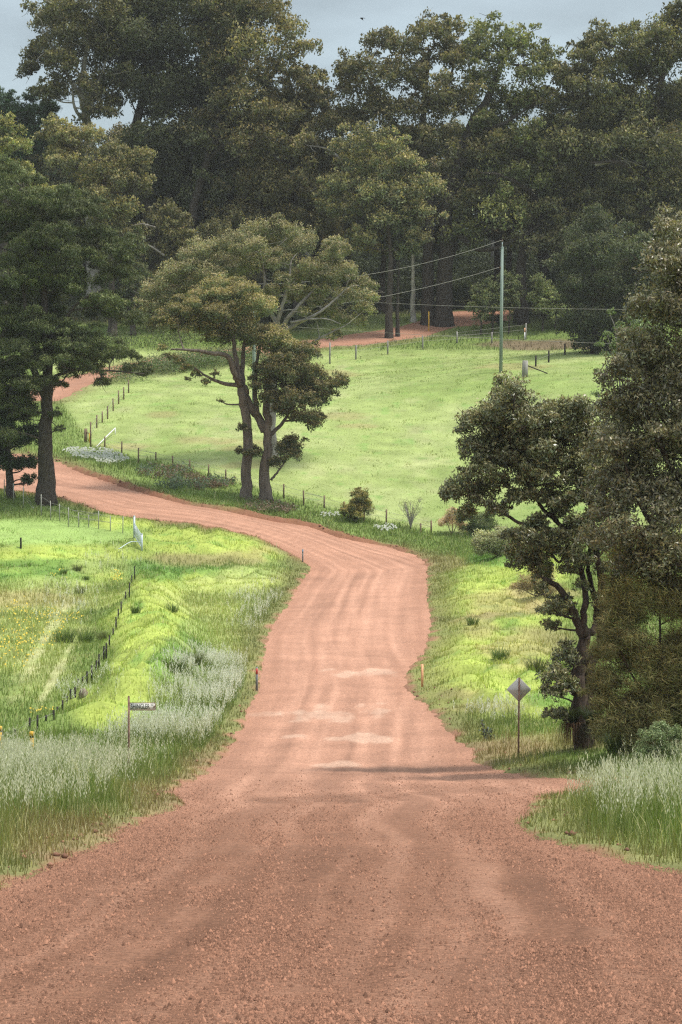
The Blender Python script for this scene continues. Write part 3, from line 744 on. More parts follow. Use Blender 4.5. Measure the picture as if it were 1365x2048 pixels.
def pxl(pts, d, scale=1.0, off=(0, 0)):
    return np.array([W(off[0] + p[0] / scale, off[1] + p[1] / scale, d + (p[2] if len(p) > 2 else 0)) for p in pts])
def with_base(P, b):
    P = np.array(P); P[0] = np.asarray(b) - np.array([0, 0, 0.3]); return P

g = np.random.default_rng(100)
# --- paired gum trees standing at the bend
S6, O6 = 2.786, (270, 440)
b = hit(512, 1003); d0 = b[1]
fr = [(230, 520, 85), (350, 480, 95), (480, 440, 100), (600, 430, 90), (680, 500, 85), (350, 570, 85), (560, 620, 100), (680, 650, 95), (780, 680, 85), (840, 720, 75), (440, 640, 75), (270, 600, 85), (180, 560, 55),
      (480, 540, 90), (600, 540, 80), (420, 430, 60), (630, 395, 45), (300, 540, 60)]
lowr = [(720, 920, 60), (800, 850, 90), (880, 800, 90), (860, 920, 100), (940, 960, 100), (990, 880, 75), (880, 1020, 80), (1000, 1000, 75), (1050, 940, 55), (930, 740, 70), (960, 1100, 60), (1020, 1100, 35),
        (830, 1290, 62), (870, 1240, 52), (800, 1350, 40), (890, 1320, 35), (1150, 900, 48), (1120, 930, 35), (605, 1160, 30), (580, 1290, 24), (680, 1300, 32), (640, 1310, 30), (760, 1000, 60), (820, 1060, 50), (1000, 1150, 40)]
hang = [(300, 830, 34), (400, 905, 28), (250, 800, 30), (450, 860, 24), (340, 860, 28), (210, 770, 30), (150, 720, 30), (480, 1010, 16), (290, 890, 18)]
tl = [(with_base(pxl([(620, 1560), (625, 1400), (630, 1150), (605, 1000), (590, 920)], d0, S6, O6), W(492, 1001, d0)), 0.50, 0.36),
      (pxl([(590, 930), (560, 860, -1), (520, 760, -1.5), (420, 740, -2.5), (320, 725, -3), (200, 720, -3.5)], d0, S6, O6), 0.34, 0.08),
      (pxl([(600, 930), (480, 905, -1), (400, 870, -1.5), (330, 820, -2)], d0, S6, O6), 0.22, 0.05),
      (pxl([(595, 920), (570, 820), (555, 720), (545, 600)], d0, S6, O6), 0.34, 0.12),
      (pxl([(600, 920), (600, 830, 1), (610, 700, 1), (640, 560, 1)], d0, S6, O6), 0.3, 0.1),
      (with_base(pxl([(733, 1550), (725, 1400), (745, 1200), (735, 1050), (745, 930), (790, 800), (840, 760)], d0, S6, O6), W(533, 997, d0)), 0.50, 0.16),
      (pxl([(725, 1180), (690, 1100, 0.3), (650, 1050, 0.3), (625, 990, 0.3), (610, 930, 0.2)], d0, S6, O6), 0.40, 0.30),
      (pxl([(680, 1090), (672, 960, 0.8), (680, 800, 0.8), (700, 690, 0.6)], d0, S6, O6), 0.26, 0.1),
      (pxl([(755, 1200), (830, 1120, 0.5), (880, 1030, 0.6), (930, 960, 0.5)], d0, S6, O6), 0.2, 0.06),
      (pxl([(760, 1450), (800, 1400, 0.3), (850, 1330, 0.3)], d0, S6, O6), 0.13, 0.05)]
cl = px_clumps(fr, d0, g, 3.2, S6, O6) + px_clumps(hang, d0 - 1.5, g, 0.8, S6, O6, False)
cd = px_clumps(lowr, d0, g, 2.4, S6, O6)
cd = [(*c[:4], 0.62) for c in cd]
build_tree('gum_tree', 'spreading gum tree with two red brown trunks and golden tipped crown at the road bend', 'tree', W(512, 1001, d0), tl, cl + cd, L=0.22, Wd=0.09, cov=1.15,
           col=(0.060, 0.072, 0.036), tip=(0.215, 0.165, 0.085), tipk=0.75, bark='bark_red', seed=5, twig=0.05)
# --- the paler domed tree behind it
b = hit(545, 962); d1 = b[1] + 6
bz = float(Hfull(b[0], d1)); base1 = np.array([b[0], d1, bz])
re_ = [(690, 90, 75), (560, 150, 75), (400, 200, 75), (330, 270, 85), (220, 330, 75), (120, 420, 75), (80, 500, 55), (110, 580, 55), (850, 110, 80), (950, 160, 75), (800, 230, 80), (640, 250, 85), (500, 280, 90), (1100, 210, 65),
       (1170, 290, 70), (1080, 330, 65), (1280, 380, 55), (1200, 440, 65), (1280, 500, 45), (1000, 280, 75), (900, 330, 55), (1150, 560, 40), (1010, 545, 30), (1250, 560, 35), (760, 400, 45), (890, 440, 36), (300, 420, 65),
       (420, 340, 85), (690, 170, 70), (180, 500, 60), (1150, 180, 50), (1310, 440, 40), (1120, 640, 28), (740, 480, 40), (950, 420, 40), (1010, 470, 40), (870, 390, 40), (1080, 500, 42), (1040, 400, 46), (940, 520, 28), (830, 330, 40)]
tl = [(with_base(pxl([(765, 1470), (760, 1100), (790, 750), (800, 640)], d1, S6, O6), base1), 0.5, 0.36),
      (pxl([(800, 650), (780, 560), (730, 420), (720, 300), (700, 160)], d1, S6, O6), 0.26, 0.07),
      (pxl([(800, 640), (800, 560, -1), (840, 420, -1.5), (860, 340, -2), (870, 230, -2)], d1, S6, O6), 0.26, 0.07),
      (pxl([(800, 640), (860, 540, -1.5), (930, 460, -2), (1010, 380, -2), (1080, 300, -2)], d1, S6, O6), 0.24, 0.06),
      (pxl([(800, 640), (900, 580, -2), (1020, 520, -3), (1120, 440, -3), (1180, 380, -3)], d1, S6, O6), 0.22, 0.05),
      (pxl([(795, 690), (930, 710, -1), (1050, 650, -2), (1170, 590, -3)], d1, S6, O6), 0.2, 0.05),
      (pxl([(870, 570, -2), (960, 555, -3), (1060, 550, -3), (1150, 580, -3)], d1, S6, O6), 0.12, 0.04),
      (pxl([(790, 660), (650, 560), (500, 420), (350, 330)], d1, S6, O6), 0.22, 0.06)]
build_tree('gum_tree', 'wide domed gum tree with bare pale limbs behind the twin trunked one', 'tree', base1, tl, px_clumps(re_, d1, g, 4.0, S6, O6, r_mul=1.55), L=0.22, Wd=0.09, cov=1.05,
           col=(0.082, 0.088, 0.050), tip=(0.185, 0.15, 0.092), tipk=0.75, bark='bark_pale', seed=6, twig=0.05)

# --- pines on the left
b = hit(95, 1006); d2 = b[1]
pn = [(20, 360, 55), (80, 400, 62), (150, 430, 55), (200, 470, 48), (245, 500, 36), (10, 450, 75), (90, 490, 75), (170, 520, 65), (235, 560, 48), (30, 550, 85), (120, 580, 75), (205, 615, 58), (255, 640, 36),
      (20, 650, 75), (100, 660, 68), (175, 690, 55), (225, 715, 38), (262, 740, 26), (290, 748, 16), (205, 770, 20), (60, 735, 50), (135, 735, 32), (10, 740, 60), (-60, 480, 80), (-70, 600, 80), (-60, 720, 70), (110, 830, 14), (118, 860, 12), (185, 745, 26), (20, 800, 55), (55, 770, 45), (-20, 770, 60), (120, 725, 46), (165, 722, 40), (100, 765, 26), (50, 825, 32), (5, 870, 45), (150, 700, 45), (40, 700, 60)]
tl = [(with_base(pxl([(93, 1010), (92, 930), (92, 850), (97, 780), (92, 680), (85, 560), (60, 440), (45, 360)], d2), W(94, 1008, d2)), 0.72, 0.10),
      (pxl([(94, 800), (70, 745, -0.5), (52, 690, -1), (50, 600, -1), (30, 480, -1)], d2), 0.36, 0.08),
      (pxl([(60, 720, -0.6), (30, 690, -1), (0, 670, -1)], d2), 0.2, 0.08),
      (pxl([(92, 690), (130, 640, -1), (165, 600, -1.5), (210, 580, -2)], d2), 0.2, 0.05),
      (pxl([(94, 760), (150, 740, -1.5), (220, 742, -2), (290, 748, -2.4)], d2), 0.15, 0.04)]
cl = px_clumps(pn, d2, g, 3.5, r_mul=1.08, rag=0.8)
build_tree('pine_tree', 'big dark pine with a thick black trunk at the left road edge', 'tree', W(94, 1008, d2), tl, cl, L=0.38, Wd=0.06, cov=0.95, col=(0.030, 0.038, 0.016), tip=(0.082, 0.088, 0.034), tipk=0.6,
           bark='bark_dark', mat='needle', seed=8, droop=-0.9, twig=0.05, flat=0.62, sub=14, spread=0.26)
b = hit(24, 999); d3 = b[1]
pn = [(10, 800, 40), (40, 830, 34), (60, 880, 26), (20, 880, 40), (-20, 840, 50), (50, 930, 24), (10, 930, 28), (-30, 920, 40), (60, 960, 14)]
build_tree('pine_tree', 'low dark pine with drooping skirt and leaning trunk, at far left of the road', 'tree', W(24, 1000, d3),
           [(with_base(pxl([(22, 1000), (20, 960), (15, 880), (5, 780)], d3), W(22, 1000, d3)), 0.42, 0.15)], px_clumps(pn, d3, g, 2.0), L=0.34, Wd=0.08, cov=1.4, col=(0.018, 0.030, 0.014), tip=(0.04, 0.055, 0.022),
           bark='bark_dark', mat='needle', seed=9, droop=0.4, flat=0.8, sub=12, spread=0.28)

# --- the dark marri on the right verge
S1, O1 = 2.497, (860, 740)
b = hit(1168, 1497); d4 = b[1]
rt = [(430, 130, 90), (330, 220, 100), (230, 280, 75), (220, 400, 75), (320, 400, 100), (440, 290, 110), (550, 260, 95), (660, 230, 80), (750, 230, 75), (700, 330, 100), (590, 420, 95), (420, 480, 90), (250, 520, 62),
      (150, 600, 72), (105, 625, 42), (230, 660, 70), (330, 720, 42), (180, 715, 42), (560, 530, 70), (700, 480, 80), (800, 420, 80), (500, 850, 80), (600, 900, 80), (450, 900, 55), (520, 980, 70), (560, 1020, 50),
      (640, 850, 60), (720, 760, 50), (620, 1200, 50), (590, 1280, 34), (670, 1160, 40), (690, 1450, 62), (640, 1540, 62), (600, 1610, 42), (690, 1590, 52), (640, 1730, 42), (780, 960, 40), (760, 640, 55), (820, 560, 75),
      (860, 900, 50), (380, 300, 80), (500, 380, 80), (860, 480, 80), (620, 330, 80), (500, 470, 70), (300, 470, 70), (640, 560, 60), (480, 560, 60), (740, 560, 60), (680, 660, 50), (480, 640, 50), (420, 640, 44), (560, 630, 50), (640, 700, 50), (760, 840, 55), (820, 860, 55), (700, 1000, 42), (765, 1080, 32), (540, 780, 55), (700, 930, 50), (560, 1100, 34), (820, 760, 60), (900, 700, 70), (850, 330, 70), (350, 560, 50), (690, 1220, 36), (600, 1720, 28), (880, 1000, 45), (850, 1160, 36)]
tl = [(with_base(pxl([(775, 1880), (745, 1640), (745, 1480), (762, 1400), (772, 1330)], d4, S1, O1), W(1168, 1498, d4)), 0.27, 0.20),
      (pxl([(772, 1335), (735, 1250), (690, 1150, -0.2), (640, 1085, -0.3), (570, 1040, -0.4)], d4, S1, O1), 0.17, 0.08),
      (pxl([(772, 1330), (770, 1230), (778, 1120, 0.2), (755, 1000, 0.3), (720, 850, 0.3), (640, 760, 0.2), (560, 690, 0), (500, 560, -0.2)], d4, S1, O1), 0.13, 0.05),
      (with_base(pxl([(785, 1880, 0.3), (800, 1480, 0.3), (850, 1390, 0.4), (872, 1260, 0.5), (862, 1130, 0.5), (850, 1000, 0.4), (820, 850, 0.3), (800, 650, 0.2), (780, 480, 0.1)], d4, S1, O1), W(1172, 1497, d4 + 0.3)), 0.24, 0.06),
      (pxl([(640, 760, 0.2), (590, 720, 0), (480, 770, -0.3), (390, 730, -0.4), (330, 690, -0.5), (220, 620, -0.6)], d4, S1, O1), 0.085, 0.03),
      (pxl([(775, 1320, 0.1), (830, 1280, 0.5), (825, 1150, 0.7), (790, 1000, 0.7), (800, 880, 0.6)], d4, S1, O1), 0.15, 0.06),
      (pxl([(690, 850, 0.3), (650, 960, 0.2), (600, 900, 0)], d4, S1, O1), 0.06, 0.03),
      (pxl([(745, 1640), (690, 1600, -0.2), (640, 1560, -0.3)], d4, S1, O1), 0.06, 0.03)]
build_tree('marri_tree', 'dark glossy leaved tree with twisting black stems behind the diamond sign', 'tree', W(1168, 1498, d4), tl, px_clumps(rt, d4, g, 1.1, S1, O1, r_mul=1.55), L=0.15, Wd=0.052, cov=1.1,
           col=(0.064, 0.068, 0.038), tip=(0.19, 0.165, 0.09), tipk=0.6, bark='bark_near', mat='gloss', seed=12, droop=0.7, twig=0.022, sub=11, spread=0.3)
# --- the tall brown leaved tree at the right edge
bx = hit(1400, 1492); d5 = bx[1] - 4
bz = float(Hfull((1420 - CX) * d5 / F, d5)); b5 = np.array([(1420 - CX) * d5 / F, d5, bz])
rb = [(1345, 470, 40), (1320, 540, 46), (1365, 540, 55), (1305, 620, 42), (1350, 640, 55), (1290, 720, 50), (1240, 755, 40), (1225, 815, 45), (1300, 820, 65), (1360, 760, 62), (1240, 890, 55), (1320, 920, 65), (1385, 880, 65),
      (1225, 970, 45), (1280, 1010, 58), (1350, 1040, 58), (1245, 1080, 50), (1330, 1130, 58), (1390, 1000, 60), (1400, 640, 70), (1420, 800, 80), (1400, 1120, 60), (1450, 1250, 70), (1330, 700, 50), (1270, 940, 50), (1340, 1000, 60), (1300, 1090, 50), (1270, 1130, 40), (1215, 1030, 34), (1260, 680, 26)]
tl = [(np.vstack([b5 - [0, 0, .3], W(1415, 1300, d5), W(1400, 1050, d5), W(1390, 800, d5), W(1380, 560, d5)]), 0.36, 0.07),
      (pxl([(1405, 1150), (1330, 1080, -0.3), (1270, 990, -0.5), (1240, 880, -0.5)], d5), 0.12, 0.03),
      (pxl([(1398, 1000), (1340, 930, -0.3), (1300, 820, -0.5), (1290, 720, -0.4)], d5), 0.12, 0.03)]
build_tree('marri_tree', 'tall dense brown green tree filling the right edge above the needle bush', 'tree', b5, tl, px_clumps(rb, d5, g, 1.6), L=0.155, Wd=0.056, cov=1.0,
           col=(0.062, 0.058, 0.036), tip=(0.175, 0.145, 0.085), tipk=0.6, bark='bark_near', mat='gloss', seed=13, droop=0.6, twig=0.022, sub=12, spread=0.32)
# --- fine needled bush below it
d6 = d4 - 5
def at_ground(px, d):
    x = (px - CX) * d / F; return np.array([x, d, float(Hfull(x, d))])
b6 = at_ground(1300, d6)
nb = [(1290, 1200, 60), (1230, 1290, 50), (1340, 1230, 60), (1215, 1360, 38), (1280, 1330, 65), (1350, 1350, 65), (1250, 1420, 52), (1330, 1440, 55), (1205, 1410, 30), (1290, 1420, 50), (1250, 1230, 36), (1395, 1300, 60), (1390, 1420, 60), (1230, 1180, 26), (1350, 1170, 40), (1230, 1460, 40), (1300, 1480, 46), (1360, 1480, 56), (1205, 1310, 30), (1265, 1130, 44), (1320, 1110, 44), (1240, 1230, 40), (1370, 1380, 60)]
build_tree('needle_bush', 'olive brown fine needled bush hanging over the right verge', 'bush', b6, [(np.vstack([b6 - [0, 0, .2], W(1310, 1440, d6), W(1320, 1330, d6), W(1320, 1230, d6)]), 0.09, 0.03),
           (np.vstack([W(1312, 1430, d6), W(1270, 1360, d6 - .2), W(1240, 1300, d6 - .3)]), 0.05, 0.02)], px_clumps(nb, d6, g, 0.8), L=0.24, Wd=0.020, cov=0.75,
           col=(0.085, 0.078, 0.032), tip=(0.24, 0.195, 0.085), tipk=0.6, bark='bark_near', mat='needle', seed=14, droop=-0.2, twig=0.014, sub=14, spread=0.33, rimb=(-0.7, 0, 0.35))
b7 = at_ground(1325, d6 - 4)
build_tree('shrub', 'small grey green shrub under the needle bush beside the oats', 'shrub', b7, [(np.vstack([b7 - [0, 0, .1], W(1325, 1510, d6 - 4), W(1318, 1480, d6 - 4)]), 0.03, 0.012)],
           px_clumps([(1310, 1480, 24), (1335, 1500, 26), (1350, 1475, 20), (1290, 1505, 18), (1320, 1455, 14)], d6 - 4, g, 0.3), L=0.07, Wd=0.022, cov=1.2, col=(0.075, 0.095, 0.045), tip=(0.13, 0.15, 0.08), mat='needle', bark='bark_near', seed=15, twig=0.01)

# --- shrubs about the bend
def shrub(px, py, Lc, label, col, tip, Lf=0.16, Wd=0.06, cov=1.3, seed=1, mat='leaf', name='shrub', dep=0.9, bark='bark_red', stems=4, droop=0.1, sub=9):
    b = hit(px, py); d = b[1]; gg = np.random.default_rng(seed)
    tl = []
    for k in range(stems):
        q = Lc[k % len(Lc)]; e = W(q[0], q[1], d + gg.normal() * 0.2)
        tl.append((np.vstack([b - [0, 0, .1], b * 0.5 + e * 0.5 + gg.normal(size=3) * 0.05, e]), 0.05, 0.02))
    return build_tree(name, label, 'shrub', b, tl, px_clumps(Lc, d, gg, dep), L=Lf, Wd=Wd, cov=cov, col=col, tip=tip, tipk=0.7, bark=bark, mat=mat, seed=seed, droop=droop, twig=0.02, sub=sub)
shrub(712, 1043, [(702, 1020, 18), (716, 1000, 17), (722, 1022, 18), (695, 1025, 11), (712, 1035, 14), (718, 990, 10)], 'dark olive rounded shrub with golden top on the paddock fence', (0.055, 0.06, 0.025), (0.22, 0.17, 0.06), seed=51)
shrub(1000, 1110, [(985, 1085, 28), (1010, 1080, 26), (970, 1100, 20), (1000, 1105, 22), (960, 1085, 14)], 'rounded grey green bush right of the bend under the dark tree', (0.12, 0.125, 0.075), (0.24, 0.23, 0.14), seed=52)
shrub(905, 1068, [(895, 1045, 17), (915, 1050, 15), (905, 1030, 12), (930, 1060, 14)], 'brown feathery dry shrub at the paddock corner', (0.20, 0.14, 0.10), (0.30, 0.22, 0.16), Lf=0.2, Wd=0.04, cov=0.6, seed=53)
shrub(1080, 1190, [(1060, 1165, 22), (1090, 1160, 24), (1050, 1180, 15), (1100, 1185, 20), (1035, 1175, 12)], 'twiggy brown shrub in the lime grass left of the dark stems', (0.12, 0.09, 0.055), (0.22, 0.17, 0.10), Lf=0.14, Wd=0.03, cov=0.55, seed=54)
shrub(955, 1070, [(935, 1040, 20), (960, 1050, 22), (975, 1035, 16), (945, 1060, 14)], 'dark green bush behind the grey green one at the paddock corner', (0.05, 0.065, 0.03), (0.12, 0.13, 0.06), seed=55)
def bare_shrub(px, py, top, label, seed):
    b = hit(px, py); d = b[1]; gg = np.random.default_rng(seed); root = thing('bare_shrub', b, label, 'shrub'); mb = MB(); cb = MB()
    h = (py - top) * d / F
    for k in range(16):
        a = gg.normal(size=2) * 0.32; e = b + np.array([a[0] * h, a[1] * h, h * (0.65 + 0.4 * gg.random())]); m = b * 0.55 + e * 0.45 - np.array([a[0] * h * 0.2, 0, 0])
        Q = catmull([b, m, e], 4); mb.tube(Q, np.linspace(0.035, 0.012, len(Q)), 4)
        for j in range(5):
            s = Q[int(gg.integers(3, len(Q)))]; t = s + np.array([gg.normal() * 0.18, gg.normal() * 0.18, 0.3 + 0.25 * gg.random()]); mb.tube([s, (s + t) / 2 + gg.normal(size=3) * .02, t], [0.014, 0.010, 0.006], 3)
            n = 14; leaf_set(cb, t + gg.normal(size=(n, 3)) * 0.10, 0.10, 0.03, np.array([0.20, 0.19, 0.10]) * (0.7 + 0.6 * gg.random((n, 1))), gg, -0.4)
    mb.build('stems', M['bark_pale'], root); cb.build('leaves', M['leaf'], root)
bare_shrub(822, 1058, 998, 'pale bare twiggy shrub standing alone by the paddock fence', 61)

# light green sprouting shrub by the right trees
d8 = 150.0; b8 = at_ground(1255, d8)
tl = []
gg = np.random.default_rng(71)
cls = []
for (px, py) in ((1220, 625), (1240, 650), (1215, 670), (1262, 640), (1275, 655), (1290, 640), (1250, 690), (1200, 690), (1210, 710), (1280, 690), (1265, 670), (1235, 720), (1195, 745), (1190, 790), (1200, 820), (1195, 860), (1290, 700)):
    e = W(px, py, d8 + gg.normal() * 0.4); tl.append((np.vstack([b8 - [0, 0, .2], W(1250, 1000, d8), W((px + 1250) / 2, py + 70, d8), e]), 0.07, 0.012)); cls.append((*e, 0.36, 1.0))
build_tree('sprouting_shrub', 'tall spindly shrub with pale stems and fresh light green leaves at the paddock right', 'shrub', b8, tl, cls + px_clumps([(1265, 680, 24), (1285, 660, 20), (1255, 705, 20), (1280, 720, 24), (1240, 690, 14), (1300, 690, 24)], d8, gg, .4), L=0.15, Wd=0.07, cov=1.0,
           col=(0.075, 0.095, 0.05), tip=(0.14, 0.16, 0.085), bark='bark_pale', seed=72, twig=0.02, autolimb=False)

# grass tree skirts by the marri trunk
def sedge(px, py, nb, h, spread, cols, label, seed, name='grass_tree', toff=0.0):
    b = hit(px, py); gg = np.random.default_rng(seed); root = thing(name, b, label, 'plant')
    for part, (c, n, up) in cols.items():
        mb = MB()
        for k in range(n):
            a = gg.random() * 6.283; l = h * (0.6 + 0.6 * gg.random()); o = np.array([math.cos(a), math.sin(a), 0]); s0 = b + np.array([0, 0, toff]) + o * (0.08 if name == 'grass_tree' else h * 0.55 * math.sqrt(gg.random()))
            p1 = s0 + o * l * spread * 0.5 + np.array([0, 0, l * up]); p2 = s0 + o * l * spread * (1.2 if up > 0.4 else 1) * (0.3 + gg.random()) + np.array([0, 0, l * (up * (0.75 + 0.5 * gg.random()) if up > 0.4 else -0.75)])
            Q = catmull([s0, p1, p2], 4); sd_ = np.cross(o, [0, 0, 1]) * 0.012
            n_ = len(Q); wv = np.linspace(1, 0.1, n_)[:, None]
            V = np.vstack([Q - sd_ * wv, Q + sd_ * wv]); q = [[i, i + 1, n_ + i + 1, n_ + i] for i in range(n_ - 1)]
            mb.add(V, q, (), np.array(c) * (0.6 + 0.8 * gg.random()))
        mb.build(part, M['grass'], root)
sedge(1150, 1500, 0, 0.95, 0.75, {'skirt': ((0.13, 0.075, 0.045), 340, 0.18), 'leaves': ((0.05, 0.065, 0.02), 260, 0.7)}, 'shaggy grass tree with brown hanging skirt at the foot of the dark tree', 81, toff=0.75)
sedge(1185, 1502, 0, 0.9, 0.7, {'skirt': ((0.035, 0.028, 0.018), 240, 0.18), 'leaves': ((0.035, 0.045, 0.018), 260, 0.7)}, 'darker grass tree pressed against the right side of the trunk', 82, toff=0.7)
sedge(1245, 1508, 0, 0.9, 0.9, {'leaves': ((0.04, 0.055, 0.024), 420, 0.75)}, 'dark clump of sedge behind the oats under the needle bush', 83, 'sedge_clump')
for i, (px, py, hh, n, lb) in enumerate(((155, 1142, 0.55, 150, 'dark green tussock near the far left paddock, biggest of the three there'), (128, 1148, 0.45, 110, 'rounded dark tussock left of the biggest far one'), (172, 1160, 0.4, 90, 'low dark tussock nearest the black picket fence top'),
        (160, 1188, 0.6, 90, 'upright rush tussock alone below the far dark tussocks'), (130, 1285, 0.9, 200, 'tall green rush clump between the two pale wheel tracks'), (172, 1285, 0.7, 150, 'rush clump just right of the pale wheel tracks'), (206, 1280, 0.6, 120, 'rush clump close against the middle of the black picket fence'),
        (272, 1226, 0.45, 160, 'dark grassy tuft on top of the lime bank'), (350, 1345, 0.8, 260, 'dark rush bed in the hollow right of the lime bank'), (385, 1330, 0.75, 220, 'brownish rush clump on the road side of the hollow'), (345, 1225, 0.6, 120, 'olive rush tuft behind the lime bank'),
        (1000, 1320, 0.7, 180, 'brown green rush clump in the right hand lime grass'), (1075, 1345, 0.8, 240, 'reedy clump left of the dark twisting stems'), (945, 1250, 0.6, 140, 'small reedy tuft at the right road edge above the orange post'))):
    h_ = hit(px, py)
    if h_ is not None: sedge(px, py, 0, hh, 0.75, {'leaves': ((0.085, 0.125, 0.035) if i % 3 else (0.11, 0.12, 0.05), n, 0.7)}, lb, 500 + i, 'tussock')
# sapling on the right road edge
b = hit(968, 1480); root = thing('sapling', b, 'knee high broad leaved sapling at the dirt edge left of the diamond sign', 'plant'); mb = MB(); gg = np.random.default_rng(85); cb = MB()
for (px, py) in ((964, 1442), (975, 1455), (985, 1462), (978, 1470), (990, 1475)):
    e = W(px, py, b[1] + gg.normal() * .1); mb.tube(catmull([b, (b + e) / 2 + np.array([0.03, 0, 0.05]), e], 4), 0.012, 4)
    for f in np.linspace(0.4, 1, 7):
        c = b * (1 - f) + e * f; n = 4; leaf_set(cb, c + gg.normal(size=(n, 3)) * 0.06, 0.13, 0.06, np.array([0.09, 0.11, 0.075]) * (0.5 + 0.9 * gg.random((n, 1))), gg, 0.2)
mb.build('stem', M['bark_red'], root); cb.build('leaves', M['gloss'], root)

# bracken on the far bank
def bracken(spots, label, c1, c2, seed, name, hs=1.0):
    gg = np.random.default_rng(seed); mb = MB()
    for (px, py, rx, ry, n) in spots:
        for _ in range(n):
            a = gg.random() * 6.28; r = math.sqrt(gg.random()); h = hitb(px + rx * r * math.cos(a), py + ry * r * math.sin(a))
            if h is None or road_sd(h[0], h[1]) < 1.2: continue
            x, y = h[0], h[1]; z = float(Hb(x, y)); m = 30
            cpt = np.array([x, y, z + 0.35 * hs]) + gg.normal(size=(m, 3)) * np.array([0.32, 0.32, 0.16]) * hs
            base = np.array(c1) if gg.random() < 0.6 else np.array(c2)
            leaf_set(mb, cpt, 0.34, 0.10, base * (0.7 + 0.6 * gg.random((m, 1))), gg, 0.1)
    tag(mb.build(name, M['leaf']), label, 'bracken', kind='stuff')
bracken([(350, 950, 40, 14, 40), (380, 972, 60, 12, 55), (430, 970, 40, 10, 30), (300, 945, 30, 10, 14)], 'grey green bracken and dead fronds on the bank below the fence', (0.13, 0.17, 0.11), (0.19, 0.13, 0.09), 91, 'bracken')
bracken([(530, 1018, 40, 8, 30), (560, 1022, 30, 7, 24)], 'dry brown bracken around the feet of the twin trunks', (0.20, 0.14, 0.10), (0.12, 0.15, 0.07), 92, 'dry_bracken')

bracken([(290, 746, 80, 7, 230), (370, 736, 70, 7, 210), (460, 727, 70, 6, 170), (240, 762, 40, 7, 60)], 'grey green roadside scrub along the lower side of the upper road', (0.12, 0.17, 0.065), (0.17, 0.18, 0.10), 93, 'roadside_scrub', 2.9)
bracken([(300, 690, 90, 14, 60), (450, 680, 70, 10, 40)], 'dark low scrub on the shady slope above the upper road', (0.06, 0.08, 0.035), (0.09, 0.09, 0.045), 94, 'roadside_scrub', 2.6)

# ------------------------------------------------------------------ forest behind
def auto_branches(seed): return np.random.default_rng(seed)
def forest_tree(label, base_px, d, trunk_px, r0, Lc, col, tip, seed, bark='bark_dark', dep=6.0, L=0.5, Wd=0.24, cov=1.1, tipk=0.6, name='forest_tree', extra=(), mat='leaf', cat='tree', group=None, droop=0.8, flat=0.98, dead=()):
    b = at_ground(base_px, d); gg = np.random.default_rng(seed)
    P = pxl(trunk_px, d); P = np.vstack([b - [0, 0, .5], P])
    tl = [(P, r0, r0 * 0.25)] + [(pxl(e, d), r, r * 0.3) for e, r in extra]
    root = build_tree(name, label, cat, b, tl, px_clumps(Lc, d, gg, dep, r_mul=1.2, rag=0.8), L=L, Wd=Wd, cov=cov * 0.85, col=col, tip=tip, tipk=tipk, bark=bark, mat=mat, seed=seed, twig=0.09, droop=droop, group=group, flat=flat, sub=11, spread=0.30)
    root['_org'] = tuple(float(v) for v in b)
    for e, r in dead:
        Q = catmull(pxl(e, d - dep * 0.8), 5); mb = MB(); mb.tube(Q, np.linspace(r, r * 0.3, len(Q)), 7)
        for _ in range(4):
            q = Q[int(gg.integers(3, len(Q)))]; t = q + np.array([gg.normal() * 1.0, gg.normal() * 0.6, 0.3 + gg.normal() * 0.8]); mb.tube(catmull([q, (q + t) / 2 + gg.normal(size=3) * 0.15, t], 3), np.linspace(r * 0.35, r * 0.12, 7), 5)
        mb.build('dead_limb', M['bark_pale'], root, True)
    return root
DK, DT = (0.043, 0.043, 0.023), (0.13, 0.11, 0.05)
forest_tree('tall pale limbed tree with ragged top at the upper left of the forest', 190, 338, [(185, 500), (180, 380), (176, 250), (164, 195), (170, 120), (190, 40)], 0.9,
            [(110, 50, 48), (75, 125, 36), (130, 130, 42), (200, 50, 60), (110, 90, 40), (170, 90, 55), (60, 140, 22), (230, 110, 55), (130, 170, 36), (220, 180, 50), (100, 190, 30), (190, 230, 40), (120, 20, 40), (190, -20, 50), (250, 10, 60)],
            DK, (0.13, 0.11, 0.05), 201, 'bark_pale', extra=[([(165, 200), (120, 120, -2), (85, 60, -3)], 0.35), ([(170, 210), (200, 160, -1), (215, 110, -1)], 0.35), ([(176, 250), (150, 215, -2), (145, 160, -2)], 0.3)])
forest_tree('huge dark tree cut by the top of the picture, left of centre', 315, 342, [(318, 560), (300, 440), (268, 300), (290, 180), (330, 60)], 1.25,
            [(300, 20, 70), (360, 0, 70), (420, 30, 75), (300, 110, 80), (380, 110, 85), (260, 190, 60), (340, 200, 85), (420, 200, 75), (300, 290, 70), (380, 300, 80), (250, 60, 60), (440, 290, 65), (350, 390, 70), (420, 390, 60), (280, 380, 50), (470, 90, 60)],
            (0.034, 0.037, 0.022), (0.09, 0.088, 0.044), 202, extra=[([(300, 440), (370, 360, 1), (430, 290, 1)], 0.5), ([(318, 540), (390, 440, -1), (420, 330, -1)], 0.6)])
forest_tree('tall tree with an airy round top leaning right beside the huge dark one', 375, 336, [(372, 560), (385, 430), (420, 300), (455, 190), (480, 90)], 0.8,
            [(470, 30, 55), (530, 40, 50), (570, 75, 42), (600, 100, 28), (560, 120, 38), (500, 100, 50), (520, 160, 42), (450, 150, 48), (470, 220, 55), (590, 150, 22), (430, 280, 60), (500, 290, 55), (540, 230, 45), (420, 90, 50), (440, -10, 45), (520, -15, 40)],
            (0.055, 0.055, 0.028), (0.165, 0.125, 0.055), 203, cov=0.75, extra=[([(420, 300), (480, 240, 1), (540, 160, 1), (570, 90, 1)], 0.4)])
